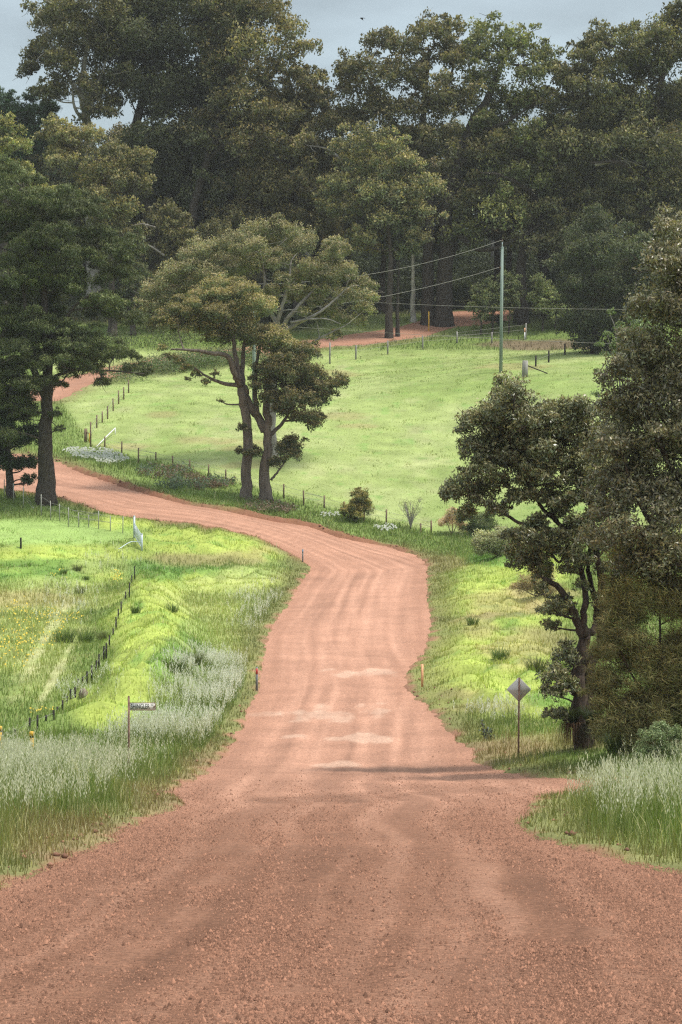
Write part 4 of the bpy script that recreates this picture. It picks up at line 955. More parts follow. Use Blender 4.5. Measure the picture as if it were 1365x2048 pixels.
forest_tree('broad tan tipped tree filling the forest middle left of the sky gap', 600, 338, [(598, 560), (590, 430), (580, 300), (590, 220)], 0.85,
            [(600, 175, 36), (560, 210, 45), (630, 200, 34), (590, 250, 55), (650, 260, 45), (540, 300, 55), (610, 320, 60), (670, 320, 45), (520, 380, 60), (590, 390, 60), (650, 390, 55), (560, 450, 55), (640, 450, 50), (500, 440, 50), (690, 240, 30), (470, 460, 50)],
            (0.058, 0.056, 0.030), (0.175, 0.14, 0.07), 204, dead=[([(690, 330), (660, 300), (610, 290)], 0.2), ([(600, 375), (620, 382), (640, 372)], 0.13), ([(470, 290), (500, 284), (545, 287)], 0.18)])
forest_tree('spreading many limbed dark tree with tops beneath the flying bird', 858, 334, [(856, 600), (858, 500), (862, 400), (845, 310), (850, 200), (860, 100)], 0.95,
            [(760, 85, 36), (800, 100, 40), (860, 65, 34), (905, 65, 30), (880, 115, 42), (725, 135, 36), (700, 180, 34), (760, 160, 45), (820, 160, 45), (910, 130, 35), (690, 150, 22), (740, 220, 50), (800, 230, 50), (870, 200, 50), (700, 260, 42), (860, 280, 55), (920, 220, 50), (640, 160, 22), (660, 200, 22), (930, 330, 55), (800, 310, 50), (980, 300, 55), (850, 380, 55), (940, 410, 55)],
            (0.046, 0.046, 0.026), (0.135, 0.108, 0.052), 205, cov=0.9, extra=[([(845, 320), (790, 250, -1), (750, 180, -1), (720, 120, -1)], 0.45), ([(862, 390), (920, 330, -2), (970, 290, -2)], 0.45), ([(845, 315), (800, 310, 2), (720, 270, 2)], 0.35), ([(850, 220), (900, 160, 1), (910, 90, 1)], 0.3)])
forest_tree('thick trunked tree with a green rounded top right of the bird', 888, 333, [(888, 610), (893, 500), (898, 400), (940, 260), (980, 190), (1010, 110)], 1.3,
            [(980, 85, 40), (1030, 85, 38), (1080, 115, 34), (950, 110, 28), (1000, 130, 40), (1060, 150, 36), (960, 170, 42), (1095, 140, 22), (1020, 210, 50), (1080, 210, 45), (980, 250, 45), (1050, 290, 55), (1100, 270, 40), (1000, 350, 55), (1060, 370, 55), (940, 400, 45), (1000, 440, 50), (930, 480, 45)],
            (0.045, 0.052, 0.024), (0.14, 0.132, 0.05), 206, cov=0.9, extra=[([(895, 450), (960, 500, -2), (1030, 480, -3), (1080, 450, -3)], 0.4), ([(940, 260), (1000, 250, -1), (1080, 200, -2)], 0.35)])
forest_tree('dark tree with a bent limb between the green top and the right hand giant', 1044, 332, [(1043, 590), (1045, 520), (1075, 400), (1130, 260), (1150, 170)], 0.9,
            [(1170, 120, 34), (1130, 160, 36), (1180, 180, 45), (1120, 220, 45), (1190, 250, 55), (1130, 300, 50), (1100, 340, 45), (1180, 340, 55), (1130, 400, 50), (1080, 430, 45), (1180, 430, 55), (1120, 490, 45), (1190, 500, 45), (1060, 500, 36)],
            (0.05, 0.05, 0.028), (0.14, 0.12, 0.06), 207, dead=[([(1190, 330), (1250, 322), (1290, 335)], 0.2)], extra=[([(1075, 400), (1040, 370, -3), (1000, 350, -4), (960, 345, -4)], 0.35)])
forest_tree('giant dark tree with layered foliage at the upper right corner', 1285, 330, [(1283, 560), (1290, 430), (1305, 300), (1320, 180), (1340, 90)], 1.1,
            [(1210, 85, 36), (1260, 90, 42), (1310, 70, 40), (1360, 45, 40), (1230, 140, 50), (1300, 140, 60), (1370, 120, 60), (1240, 220, 60), (1320, 220, 65), (1390, 220, 60), (1250, 300, 60), (1330, 310, 65), (1260, 390, 60), (1330, 400, 60), (1390, 380, 60), (1230, 450, 55), (1300, 480, 55), (1180, 95, 22), (1370, 470, 55), (1410, 60, 50), (1240, 540, 45), (1310, 560, 45)],
            (0.038, 0.040, 0.022), (0.125, 0.108, 0.048), 208, dead=[([(1320, 290), (1312, 270), (1318, 255)], 0.12)], extra=[([(1295, 400), (1250, 330, -3), (1180, 325, -4)], 0.4)])
forest_tree('lighter grey green tree with golden tips in front of the big trunks', 779, 324, [(779, 600), (782, 520), (775, 430), (765, 340)], 0.5,
            [(740, 285, 34), (780, 300, 30), (710, 330, 34), (760, 340, 40), (820, 330, 34), (690, 380, 36), (750, 400, 42), (810, 390, 40), (850, 370, 28), (700, 430, 36), (770, 450, 40), (840, 430, 34), (680, 300, 20), (660, 420, 26), (830, 480, 28), (720, 480, 34)],
            (0.070, 0.076, 0.045), (0.22, 0.18, 0.08), 209, L=0.4, Wd=0.19, dep=3.5, tipk=0.7)
forest_tree('slim straight tree close beside the golden tipped one', 795, 325, [(796, 620), (797, 560), (800, 480)], 0.3, [(800, 470, 26), (815, 500, 22), (790, 510, 20), (805, 440, 24)], (0.05, 0.06, 0.035), (0.12, 0.12, 0.06), 210, L=0.4, Wd=0.18, dep=1.5)
M['bark_white'] = rough_mat('white flaking bark', (0.30, 0.27, 0.23), (0.60, 0.56, 0.50), 2.5, (1, 1, 0.35), bump=0.3)
forest_tree('white barked slender trunk standing back between the dark trunks', 827, 336, [(826, 600), (827, 540), (825, 480), (820, 400)], 0.38, [(820, 400, 30), (840, 380, 28), (805, 420, 26)], DK, DT, 211, 'bark_white', dep=1)
forest_tree('tan crowned bushy tree at the left in front of the pale limbed one', 225, 316, [(224, 600), (222, 480), (215, 400), (200, 320)], 0.55,
            [(130, 270, 34), (110, 250, 20), (170, 280, 36), (230, 310, 34), (275, 330, 30), (150, 330, 42), (210, 360, 45), (270, 375, 32), (120, 310, 28), (180, 400, 42), (245, 420, 38), (290, 310, 18), (200, 450, 34), (100, 275, 22)],
            (0.065, 0.066, 0.036), (0.185, 0.15, 0.07), 212, L=0.4, Wd=0.19, dep=3.5, tipk=0.7)
forest_tree('tan crowned tree half cut by the left edge above the pine', 12, 300, [(12, 500), (10, 400), (5, 320)], 0.45, [(10, 265, 30), (40, 300, 28), (-15, 310, 40), (30, 345, 28), (55, 370, 26), (80, 390, 22), (0, 250, 24), (-40, 280, 40)], (0.06, 0.07, 0.03), (0.18, 0.155, 0.06), 213, L=0.38, Wd=0.17, dep=3, tipk=0.7)
PG, PT = (0.020, 0.036, 0.020), (0.045, 0.065, 0.03)
forest_tree('dark spiky pine at the far left skyline', 5, 345, [(5, 600), (8, 400), (10, 250), (12, 190)], 0.6, [(10, 200, 20), (0, 225, 30), (30, 230, 26), (-20, 250, 36), (20, 265, 34), (55, 265, 26), (5, 310, 40), (60, 310, 34), (-30, 320, 50)], PG, PT, 214, mat='needle', L=0.6, Wd=0.15, droop=-1.0, dep=3, name='pine_tree')
forest_tree('dark pine showing between the pale limbed tree and the left edge', 75, 345, [(75, 600), (72, 400), (70, 260), (68, 210)], 0.5, [(65, 200, 16), (80, 220, 22), (50, 235, 22), (95, 250, 30), (70, 280, 34), (110, 300, 30), (60, 340, 38), (100, 220, 18)], PG, PT, 215, mat='needle', L=0.6, Wd=0.15, droop=-1.0, dep=3, name='pine_tree')
forest_tree('dense dark tree with foliage to the ground shading the right end of the paddock', 1190, 300, [(1190, 640), (1188, 560), (1185, 480)], 0.5,
            [(1160, 520, 45), (1210, 500, 50), (1250, 520, 50), (1150, 580, 36), (1200, 580, 48), (1250, 590, 48), (1150, 640, 30), (1195, 650, 42), (1240, 660, 42), (1170, 690, 28), (1215, 705, 30), (1290, 560, 45), (1290, 640, 45), (1140, 600, 20), (1190, 460, 40), (1250, 720, 26)],
            (0.030, 0.036, 0.022), (0.075, 0.075, 0.038), 216, L=0.36, Wd=0.16, dep=4)
for i, (px, h, lb) in enumerate(((962, 600, 'slim dark sapling left of the power pole at the forest edge'), (985, 585, 'tallest leafy sapling just left of the power pole'), (1018, 570, 'sapling with pale leaves right of the power pole'), (1085, 580, 'light green feathery sapling by the dirt track'), (1110, 600, 'small pale green tree at the right of the dirt track'))):
    forest_tree(lb, px, 326, [(px + 1, 650), (px + 2, 620), (px, h)], 0.16, [(px, h, 20), (px + 14, h + 16, 18), (px - 13, h + 20, 18), (px + 4, h + 36, 18), (px - 8, h - 18, 14)], (0.06, 0.07, 0.035) if i < 3 else (0.10, 0.115, 0.055), (0.15, 0.15, 0.07) if i < 3 else (0.24, 0.23, 0.11), 220 + i, L=0.3, Wd=0.13, dep=1.0, cov=0.8, name='sapling', group='saplings along the forest edge', cat='tree')

forest_tree('dark slender trunked tree low on the slope left of the domed tree', 300, 322, [(300, 600), (306, 520), (318, 440)], 0.45, [(330, 440, 36), (300, 470, 34), (350, 480, 36), (280, 510, 30), (320, 520, 38), (370, 520, 30), (300, 560, 28), (345, 560, 32), (260, 480, 26)], DK, DT, 231, dead=[([(330, 512), (300, 492), (275, 484), (255, 482)], 0.16), ([(312, 455), (285, 448), (262, 452)], 0.12)], L=0.42, Wd=0.2, dep=3)
forest_tree('dark leaning tree with two low crowns just right of the pine', 268, 318, [(266, 620), (272, 560), (262, 500)], 0.4, [(250, 520, 30), (280, 550, 28), (235, 560, 26), (262, 585, 26), (290, 600, 20), (240, 610, 18), (270, 490, 26)], (0.032, 0.04, 0.022), (0.09, 0.085, 0.04), 232, L=0.4, Wd=0.19, dep=2.5)
forest_tree('shadowy bushy tree standing over the upper road left of the middle', 420, 330, [(420, 620), (424, 560), (430, 480)], 0.5, [(430, 480, 38), (400, 510, 36), (460, 520, 36), (420, 550, 36), (385, 560, 28), (470, 570, 30), (440, 600, 28), (500, 540, 30), (390, 610, 22)], DK, DT, 233, L=0.42, Wd=0.2, dep=3)
# infill: copies of a few tall trees deeper in the forest
def proto(seed, h=30.0, bark='bark_dark'):
    gg = np.random.default_rng(seed)
    tl = [(np.array([[0, 0, -1], [gg.normal() * .3, gg.normal() * .3, h * .25], [gg.normal() * .8, gg.normal() * .8, h * .5], [gg.normal() * 1.4, gg.normal() * 1.4, h * .8]]), h * 0.022, h * 0.006)]
    cl = []
    for k in range(34):
        t = gg.random(); z = h * (0.40 + 0.56 * t); rad = h * 0.21 * math.sqrt(max(0.08, 1 - (2 * t - 0.95) ** 2)); a = gg.random() * 6.28; q = math.sqrt(gg.random())
        cl.append((rad * q * math.cos(a), rad * q * math.sin(a), z, h * (0.075 + 0.045 * gg.random()), 0.8 + 0.4 * gg.random()))
    return build_tree('forest_tree', 'x', 'tree', np.zeros(3), tl, cl, L=0.6, Wd=0.3, cov=1.0, col=(0.036 + 0.012 * gg.random(), 0.045, 0.026), tip=(0.10 + 0.05 * gg.random(), 0.10, 0.05), tipk=0.6, bark=bark, seed=seed, twig=0.1, sub=11, spread=0.3)
PR = [proto(300 + k, 30.0, 'bark_pale' if k == 4 else 'bark_dark') for k in range(5)]
gg = np.random.default_rng(333)
sky_limit = lambda px: np.interp(px, [-100, 0, 60, 600, 640, 700, 930, 1110, 1140, 1450], [190, 220, 200, 190, 255, 255, 190, 190, 175, 130])
first = {}
for row, d in enumerate((346, 366, 392, 425, 458)):
    for px in np.arange(-150, 1560, 112 if row < 1 else 96):
        p = px + gg.normal() * 18; dd = d + gg.normal() * 3.5; b = at_ground(p, dd)
        top = sky_limit(p) + 25 + gg.random() * 110
        h = (HY - top) * dd / F - b[2]
        k = int(gg.integers(0, 5)); src = PR[k]
        if k not in first:
            o = src; first[k] = True
        else:
            o = src.copy(); COL.objects.link(o)
            for ch in src.children:
                c = ch.copy(); COL.objects.link(c); c.parent = o
        s = h / 29.5; o.location = b; o.rotation_euler = (0, 0, gg.random() * 6.28); o.scale = (max(s, 0.75) * 1.05, max(s, 0.75) * 1.05, s)
        tag(o, 'tall dark eucalypt crowded in the forest behind the front row', 'tree', 'eucalypts deep in the forest')
for k in range(5):
    if k not in first:
        for ch in list(PR[k].children): bpy.data.objects.remove(ch)
        bpy.data.objects.remove(PR[k])
# undergrowth along the forest edge
ub = MB(); gg = np.random.default_rng(345)
n = 2200
ux = (gg.random(n) * 2 - 1) * 68; uy = 330 + gg.random(n) ** 1.1 * 138; usd = road_sd(ux, uy)
for x, y, s in zip(ux, uy, usd):
    if s < 2.0: continue
    px = CX + F * x / y
    if 640 < px < 1130 and y < 345 and gg.random() < 0.8: continue
    z = float(Hb(x, y)); r = 0.9 + 1.6 * gg.random() + 1.2 * (y > 350); m = int(110 * r)
    p, up, loc = clump_points((x, y, z + 0.5 * r), r, m, gg, 7)
    leaf_set(ub, p, 0.42, 0.2, np.array([0.06, 0.072, 0.035]) * (0.6 + 0.9 * gg.random((m, 1))) * (0.8 + 0.5 * gg.random()), gg, 0.2)
tag(ub.build('undergrowth', M['leaf']), 'dark scrubby undergrowth along the foot of the forest', 'undergrowth', kind='stuff')

# ------------------------------------------------------------------ fences
def post_at(px, py, top, r, mat, root, name='post', k=8, lean=0.0):
    b = hit(px, py); h = (py - top) * b[1] / F + 0.06
    mb = MB(); gg = random.random
    t = b + np.array([(gg() - 0.5) * 0.05 * h + lean, (gg() - 0.5) * 0.04, h])
    mb.tube([b - [0, 0, 0.3], b * 0.5 + t * 0.5, t], [r * 1.06, r, r * 0.97], k)
    mb.build(name, mat, root, False)
    return b, t
def fence(label, posts, mat, r, wires, name='post_fence', wr=0.008, wname='wire'):
    b0 = hit(posts[0][0], posts[0][1]); root = thing(name, b0, label, 'fence')
    bt = [post_at(p[0], p[1], p[2], r, mat, root) for p in posts]
    order = sorted(range(len(bt)), key=lambda i: bt[i][0][1])
    for f in wires:
        mb = MB()
        Q = [bt[i][0] * (1 - f) + bt[i][1] * f for i in order]
        mb.tube(np.array(Q), wr, 4); mb.build(wname, M['wire'], root)
    return root
fence('brown post and wire fence climbing the hill at the left of the paddock', [(182, 894, 845), (194, 856, 831), (205, 845, 824), (216, 838, 813), (227, 822, 798), (238, 808, 782), (248, 799, 775), (258, 786, 761)], M['post'], 0.075, (0.5, 0.85), wr=0.012)
fence('brown post and wire fence along the lower edge of the paddock behind the gum trees', [(210, 899, 874), (244, 912, 884), (277, 926, 897), (312, 921, 905), (346, 930, 913), (380, 938, 920), (418, 952, 930), (452, 960, 940), (568, 997, 969), (608, 1011, 982), (649, 1016, 992), (689, 1033, 1004), (729, 1045, 1010), (773, 1051, 1020), (842, 1066, 1048), (863, 1065, 1042)], M['post'], 0.075, (0.5, 0.85), wr=0.010)
fence('pale timber post fence along the top of the paddock beside the upper road', [(660, 728, 686), (712, 719, 691), (776, 709, 682), (846, 699, 672), (915, 686, 664), (984, 686, 665), (1052, 679, 647)], M['post_grey'], 0.10, (0.6, 0.9), wr=0.012)
fence('three dark posts running uphill from the big strainer stump', [(1072, 733, 712), (1098, 725, 702), (1130, 710, 688)], M['post_black'], 0.10, (0.6,), wr=0.012)
fence('thin pale steel picket fence below the pine running to the grey gate', [(9, 994, 960), (28, 1007, 967), (47, 1016, 975), (67, 1022, 1015), (83, 1031, 990), (102, 1040, 1003), (120, 1042, 1009), (138, 1053, 1016), (158, 1054, 1027), (178, 1055, 1031), (198, 1058, 1023), (221, 1062, 1033), (246, 1067, 1034)], M['star'], 0.038, (0.55, 0.9), 'picket_fence', 0.008)
fence('crooked black picket fence following the lime grass bank on the left', [(270, 1159, 1134), (264, 1166, 1152), (259, 1193, 1167), (252, 1198, 1185), (243, 1226, 1205), (237, 1238, 1220), (233, 1257, 1236), (227, 1270, 1259), (219, 1294, 1272), (213, 1318, 1288), (208, 1320, 1294), (198, 1341, 1310), (193, 1345, 1323), (184, 1366, 1333), (175, 1367, 1345), (166, 1367, 1356), (157, 1378, 1360), (151, 1395, 1377), (142, 1398, 1381), (135, 1403, 1395), (126, 1421, 1403), (115, 1427, 1416), (108, 1440, 1423), (93, 1442, 1433), (75, 1460, 1433), (60, 1463, 1438), (31, 1475, 1461), (5, 1482, 1463)], M['post_black'], 0.042, (0.7,), 'picket_fence', 0.004)
def single_post(px, py, top, r, mat, label, name='post', k=10, cat='post', cap=None):
    b = hit(px, py); h = (py - top) * b[1] / F; root = thing(name, b, label, cat); mb = MB()
    mb.tube([b - [0, 0, .3], b + [0.01, 0, h * .5], b + [0.0, 0, h - 0.02], b + [0, 0, h]], [r * 1.05, r, r, r * 0.8], k); mb.build('shaft', mat, root)
    if cap: mb = MB(); mb.tube([b + [0, 0, h * cap[0]], b + [0, 0, h * cap[1]]], [r * cap[2], r * cap[2]], k); mb.build(cap[3], cap[4], root)
    return root, b, h
single_post(42, 1097, 1075, 0.075, M['post_black'], 'short dark post alone at the far edge of the left paddock')
single_post(858, 668, 623, 0.07, M['yellow'], 'thin pale yellow pole standing between the two thick forest trunks')
def yellow_post(px, py, top, label):
    b = hit(px, py); h = (py - top) * b[1] / F; root = thing('marker_post', b, label, 'post'); r = 0.075
    mb = MB(); mb.tube([b - [0, 0, .3], b + [0, 0, h - 0.22]], [r, r * 0.97], 12); mb.build('shaft', M['yellow'], root)
    mb = MB(); mb.tube([b + [0, 0, h - 0.22], b + [0, 0, h - 0.16]], [r * 0.8, r * 0.8], 12); mb.build('band', M['post_black'], root)
    mb = MB(); mb.tube([b + [0, 0, h - 0.16], b + [0, 0, h - 0.02], b + [0, 0, h]], [r * 1.25, r * 1.2, r * 0.8], 12); mb.build('cap', M['yellow'], root)
yellow_post(64, 1525, 1463, 'faded yellow post with a capped top rising from the oats on the left')
yellow_post(0, 1505, 1452, 'yellow post cut by the left edge in front of the black picket fence')
def guide(px, py, top, mat, label, refl=None):
    b = hit(px, py); h = (py - top) * b[1] / F; root = thing('guide_post', b, label, 'guide post', 'guide posts beside the red road')
    mb = MB(); mb.box(b + [0, 0, h / 2 - 0.1], (0.11, 0.045, h + 0.2)); mb.box(b + [0, -0.028, h / 2], (0.05, 0.012, h * 0.96)); mb.build('shaft', mat, root)
    if refl: mb = MB(); mb.box(b + [0, -0.04, h * 0.82], (0.10, 0.012, h * 0.24)); mb.build('reflector', refl, root)
guide(514, 1381, 1334, M['guide'], 'dark guide post with a red reflector at the left road edge', M['reflector'])
guide(606, 1124, 1098, M['guide'], 'small far guide post inside the bend on the left edge', M['reflector_blue'])
guide(845, 1374, 1328, M['orange'], 'leaning plain orange guide post on the right road edge')

# corner post with yellow panel and white stay
b = hit(172, 884); d = b[1]; root = thing('gate_corner', b, 'stout brown strainer post with cross rail and yellow panel at the paddock corner', 'post'); mb = MB()
h = 27 * d / F; mb.tube([b - [0, 0, .3], b + [0, 0, h]], [0.17, 0.16], 10); mb.build('strainer_post', M['post'], root)
mb = MB(); mb.tube([W(171, 863, d - .1), W(184, 870, d - .1)], 0.06, 8); mb.build('rail', M['post'], root)
mb = MB(); mb.box(W(180, 876, d - .2), (0.20, 0.03, 0.95)); mb.build('panel', M['yellow'], root)
mb = MB(); mb.box(W(179, 892, d - .2), (0.12, 0.04, 0.5)); mb.build('white_board', M['white'], root)
b1 = hit(192, 894); b2 = W(231, 856, b1[1] + 6); mb = MB(); mb.tube([b1 - [0, 0, .05], b1 * .5 + b2 * .5, b2], [0.05, 0.05, 0.05], 8)
g2 = float(Hfull(b2[0], b2[1])); mb.tube([np.array([b2[0], b2[1], g2 - .2]), b2], [0.05, 0.05], 8)
tag(mb.build('stay_rail', M['white'], origin=b1), 'long white sloping rail lying up the slope at the paddock corner', 'rail')

# galvanised gate seen nearly end on
p1 = hit(269, 1076); p2 = hit(284, 1102); h1 = 44 * p1[1] / F; h2 = 34 * p2[1] / F
root = thing('farm_gate', p2, 'galvanised mesh farm gate with steel posts, seen nearly end on', 'gate')
for p, h in ((p1, h1), (p2, h2)):
    mb = MB(); mb.tube([p - [0, 0, .3], p + [0, 0, h]], [0.085, 0.085], 12); mb.tube([p + [0, 0, h], p + [0, 0, h + 0.03]], [0.1, 0.06], 12); mb.build('gate_post', M['galv'], root)
mb = MB(); e = p2 - p1
for f in (0.18, 0.9):
    mb.tube([p1 + e * 0.03 + [0, 0, h2 * f], p2 - e * 0.03 + [0, 0, h2 * f]], 0.028, 8)
for f in (0.03, 0.5, 0.97): mb.tube([p1 + e * f + [0, 0, h2 * .16], p1 + e * f + [0, 0, h2 * .92]], 0.025, 8)
mb.build('gate_frame', M['galv'], root)
mb = MB()
for f in np.linspace(0.26, 0.84, 7): mb.tube([p1 + e * 0.03 + [0, 0, h2 * f], p2 - e * 0.03 + [0, 0, h2 * f]], 0.009, 4)
for f in np.linspace(0.03, 0.97, 22): mb.tube([p1 + e * f + [0, 0, h2 * .18], p1 + e * f + [0, 0, h2 * .9]], 0.008, 4)
mb.build('gate_mesh', M['galv'], root)
mb = MB(); q = hit(238, 1098); mb.tube(catmull([p2 + [0, 0, h2 * .5], W(262, 1084, p2[1]), q], 5), 0.035, 8); mb.build('stay', M['galv'], root)
mb = MB(); mb.box(p1 + [0.10, -0.12, h1 * 0.35], (0.16, 0.02, 0.7)); mb.build('plate', M['white'], root)

# strainer stump with stay
b = hit(1050, 754); d = b[1]; h = 33 * d / F; root = thing('strainer_stump', b, 'fat grey strainer stump with a sloping dark stay right of the power pole', 'post')
mb = MB(); mb.tube([b - [0, 0, .3], b + [0.02, 0, h * .5], b + [0.06, 0, h]], [0.36, 0.33, 0.31], 12); mb.build('stump', M['post_grey'], root)
mb = MB(); q = hit(1096, 747); mb.tube([b + [0.25, 0, h * .7], q], [0.07, 0.06], 8); mb.build('stay', M['post_black'], root)
# forest edge marker post
b = hit(1050, 680); d = b[1]; root = thing('marker_post', b, 'white post with a rusty orange top at the forest edge right of the pole', 'post'); mb = MB(); mb.box(b + [0, 0, .45], (0.13, 0.06, 1.1)); mb.build('shaft', M['white'], root)
mb = MB(); mb.box(b + [0, 0, 1.28], (0.16, 0.07, 0.55)); mb.build('top_panel', M['orange'], root)

# boulder by the black fence
b = hit(167, 1392); gg = np.random.default_rng(401); mb = MB()
nu, nv = 10, 7; V = []; Q = []
for j in range(nv):
    for i in range(nu):
        a = 2 * math.pi * i / nu; ph = -0.5 * math.pi + math.pi * (j + 0.001) / (nv - 1) * 0.999; r = 0.20 * (1 + 0.35 * (gg.random() - 0.5))
        V.append(b + np.array([r * math.cos(ph) * math.cos(a), r * math.cos(ph) * math.sin(a), 0.08 + 0.26 * math.sin(ph) * (1 + 0.2 * (gg.random() - 0.5))]))
for j in range(nv - 1):
    for i in range(nu): Q.append([j * nu + i, j * nu + (i + 1) % nu, (j + 1) * nu + (i + 1) % nu, (j + 1) * nu + i])
mb.add(V, Q); tag(mb.build('boulder', M['rock'], origin=b), 'brown boulder on the bank against the black picket fence', 'boulder')

# ------------------------------------------------------------------ signs
def text_mesh(body, size, mat, name, root, org, loc, sx=1.0):
    cu = bpy.data.curves.new(name, 'FONT'); cu.body = body; cu.size = size; cu.extrude = 0.002; cu.align_x = 'CENTER'; cu.align_y = 'CENTER'; cu.offset = 0.0
    o = bpy.data.objects.new(name, cu); COL.objects.link(o); bpy.context.view_layer.update()
    me = bpy.data.meshes.new_from_object(o.evaluated_get(bpy.context.evaluated_depsgraph_get())); bpy.data.objects.remove(o)
    co = np.empty(len(me.vertices) * 3, np.float32); me.vertices.foreach_get('co', co); co = co.reshape(-1, 3)
    co[:, 0] *= sx / (co[:, 0].max() - co[:, 0].min()); co = np.stack([co[:, 0], -co[:, 2], co[:, 1]], 1); me.vertices.foreach_set('co', (co + (np.array(loc) - np.array(org))).astype(np.float32).ravel()); me.update()
    me.materials.clear(); me.materials.append(mat)
    t = bpy.data.objects.new(name, me); COL.objects.link(t); t.parent = root; t['_org'] = tuple(org); return t
b = hit(257, 1552); d = b[1]; u = d / F
root = thing('street_sign', b, 'white street name blade reading SHINGLER RD on a rusty pipe', 'street sign')
top = W(258, 1393, d)
mb = MB(); mb.tube([b - [0, 0, .3], b * .5 + top * .5 + [0.01, 0, 0], top], 0.034, 12); mb.tube([top, top + [0, 0, 0.02]], [0.036, 0.02], 12); mb.build('pole', M['rust'], root)
c = W(285.5, 1413, d); w = 50 * u; h = 13 * u
bl = MB(); bl.box(c, (w, 0.012, h)); blade = bl.build('sign_blade', M['sign_white'], root)
mb = MB()
mb.box(c + [0, 0, h / 2 + 0.012], (w + .02, 0.026, 0.02)); mb.box(c + [0, 0, -h / 2 - 0.012], (w + .02, 0.026, 0.02)); mb.box(c + [w / 2 + 0.012, 0, 0], (0.02, 0.024, h)); mb.box(c + [-w / 2 - 0.012, 0, 0], (0.02, 0.024, h)); mb.build('frame', M['rust'], blade)
text_mesh('SHINGLER', 0.235, M['sign_black'], 'lettering', blade, b, c + [-0.075, -0.009, -0.004], 0.62)
text_mesh('RD', 0.09, M['sign_black'], 'lettering', blade, b, c + [0.315, -0.009, 0.05], 0.085)
mb = MB(); mb.box(c + [0.385, -0.009, 0.0], (0.045, 0.006, 0.06)); mb.box(c + [0.36, -0.009, -0.04], (0.04, 0.006, 0.03)); mb.build('crest', M['rust'], blade)
# diamond sign
b = hit(1037, 1515); d = b[1]; u = d / F; root = thing('road_sign', b, 'grey back of a diamond warning sign on a thin rusty pole', 'road sign')
top = W(1039, 1355, d)
mb = MB(); mb.tube([b - [0, 0, .3], b * .5 + top * .5, top + [0, -0.03, 0]], 0.032, 12); mb.build('pole', M['rust'], root)
c = W(1038.5, 1379, d) + [0, 0.04, 0]; r = 24.5 * u; k = 0.045; mb = MB()
P = []
for q in range(4):
    a = q * math.pi / 2
    for da in (-k, k):
        P.append((r * 0.97 * math.cos(a + da * 1.2), r * 0.97 * math.sin(a + da * 1.2)))
V = [c + np.array([x, y, z]) for y in (-0.004, 0.004) for x, z in P]
T = [[0, i, i + 1] for i in range(1, 7)] + [[8, 8 + i + 1, 8 + i] for i in range(1, 7)]
mb.add(V, [[i, 8 + i, 8 + (i + 1) % 8, (i + 1) % 8] for i in range(8)], T); plate = mb.build('plate', M['alu'], root)
mb = MB()
for dz in (-0.16, 0.16): mb.box(c + [0, -0.05, dz], (0.11, 0.03, 0.035))
mb.build('bracket', M['galv'], root)

# ------------------------------------------------------------------ power poles and lines
def power_pole(px, py, toppx, toppy, label, r=0.2, name='power_pole', d=None):
    b = hit(px, py) if d is None else at_ground(px, d); d = b[1]; t = W(toppx, toppy, d); root = thing(name, b, label, 'power pole')
    mb = MB(); mb.tube([b - [0, 0, .4], b * .5 + t * .5, t], [r, r * .9, r * .78], 14); mb.build('shaft', M['treated'], root)
    mb = MB(); mb.tube([t, t + [0, 0, 0.05]], [r * 0.95, r * 0.9], 14); mb.build('cap', M['galv'], root)
    mb = MB(); mb.tube([t + [0, -.02, 0], t + [0, -.02, .75]], 0.045, 8); mb.build('pin', M['galv'], root)
    ins = []
    for q in (t + [0, -.02, .78], t + [-0.24, -.05, -2.3]):
        mb = MB(); mb.tube([q - [0, 0, .12], q - [0, 0, .04], q + [0, 0, 0], q + [0, 0, .1]], [0.06, 0.12, 0.07, 0.09], 10)
        if q[2] < t[2]: mb.tube([q + [0.3, 0.05, -.1], q - [0, 0, .1]], 0.03, 6)
        mb.build('insulator', M['porcelain'], root); ins.append(q + [0, 0, .08])
    return root, t, ins
_, t1, i1 = power_pole(1002, 745, 1005, 495, 'tall green treated power pole standing in the sunny paddock')
_, t2, i2 = power_pole(508, 815, 509, 584, 'second power pole mostly hidden behind the domed gum tree')
_, t3, i3 = power_pole(1560, 800, 1560, 640, 'far power pole out beyond the right hand trees', d=190.0)
def cable(a, b, sag, label, r=0.03):
    t = np.linspace(0, 1, 40)[:, None]; P = a * (1 - t) + b * t; P[:, 2] -= sag * 4 * t[:, 0] * (1 - t[:, 0]); mb = MB(); mb.tube(P, r, 5)
    tag(mb.build('power_line', M['cable'], origin=a), label, 'power line', 'power lines over the paddock')
cable(i1[0], i2[0] + [0, 0, 0], 1.2, 'upper cable sagging left from the top of the power pole', 0.018)
cable(i1[1], i2[1], 0.9, 'second cable sagging left from below the pole top', 0.018)
cable(W(511, 588, t2[1] - .3), i3[0], 0.6, 'long cable passing right in front of the power pole', 0.016)
cable(i2[1] + [0, 0, -1.2], i3[1], 0.3, 'lowest cable stretching right across the paddock top', 0.016)

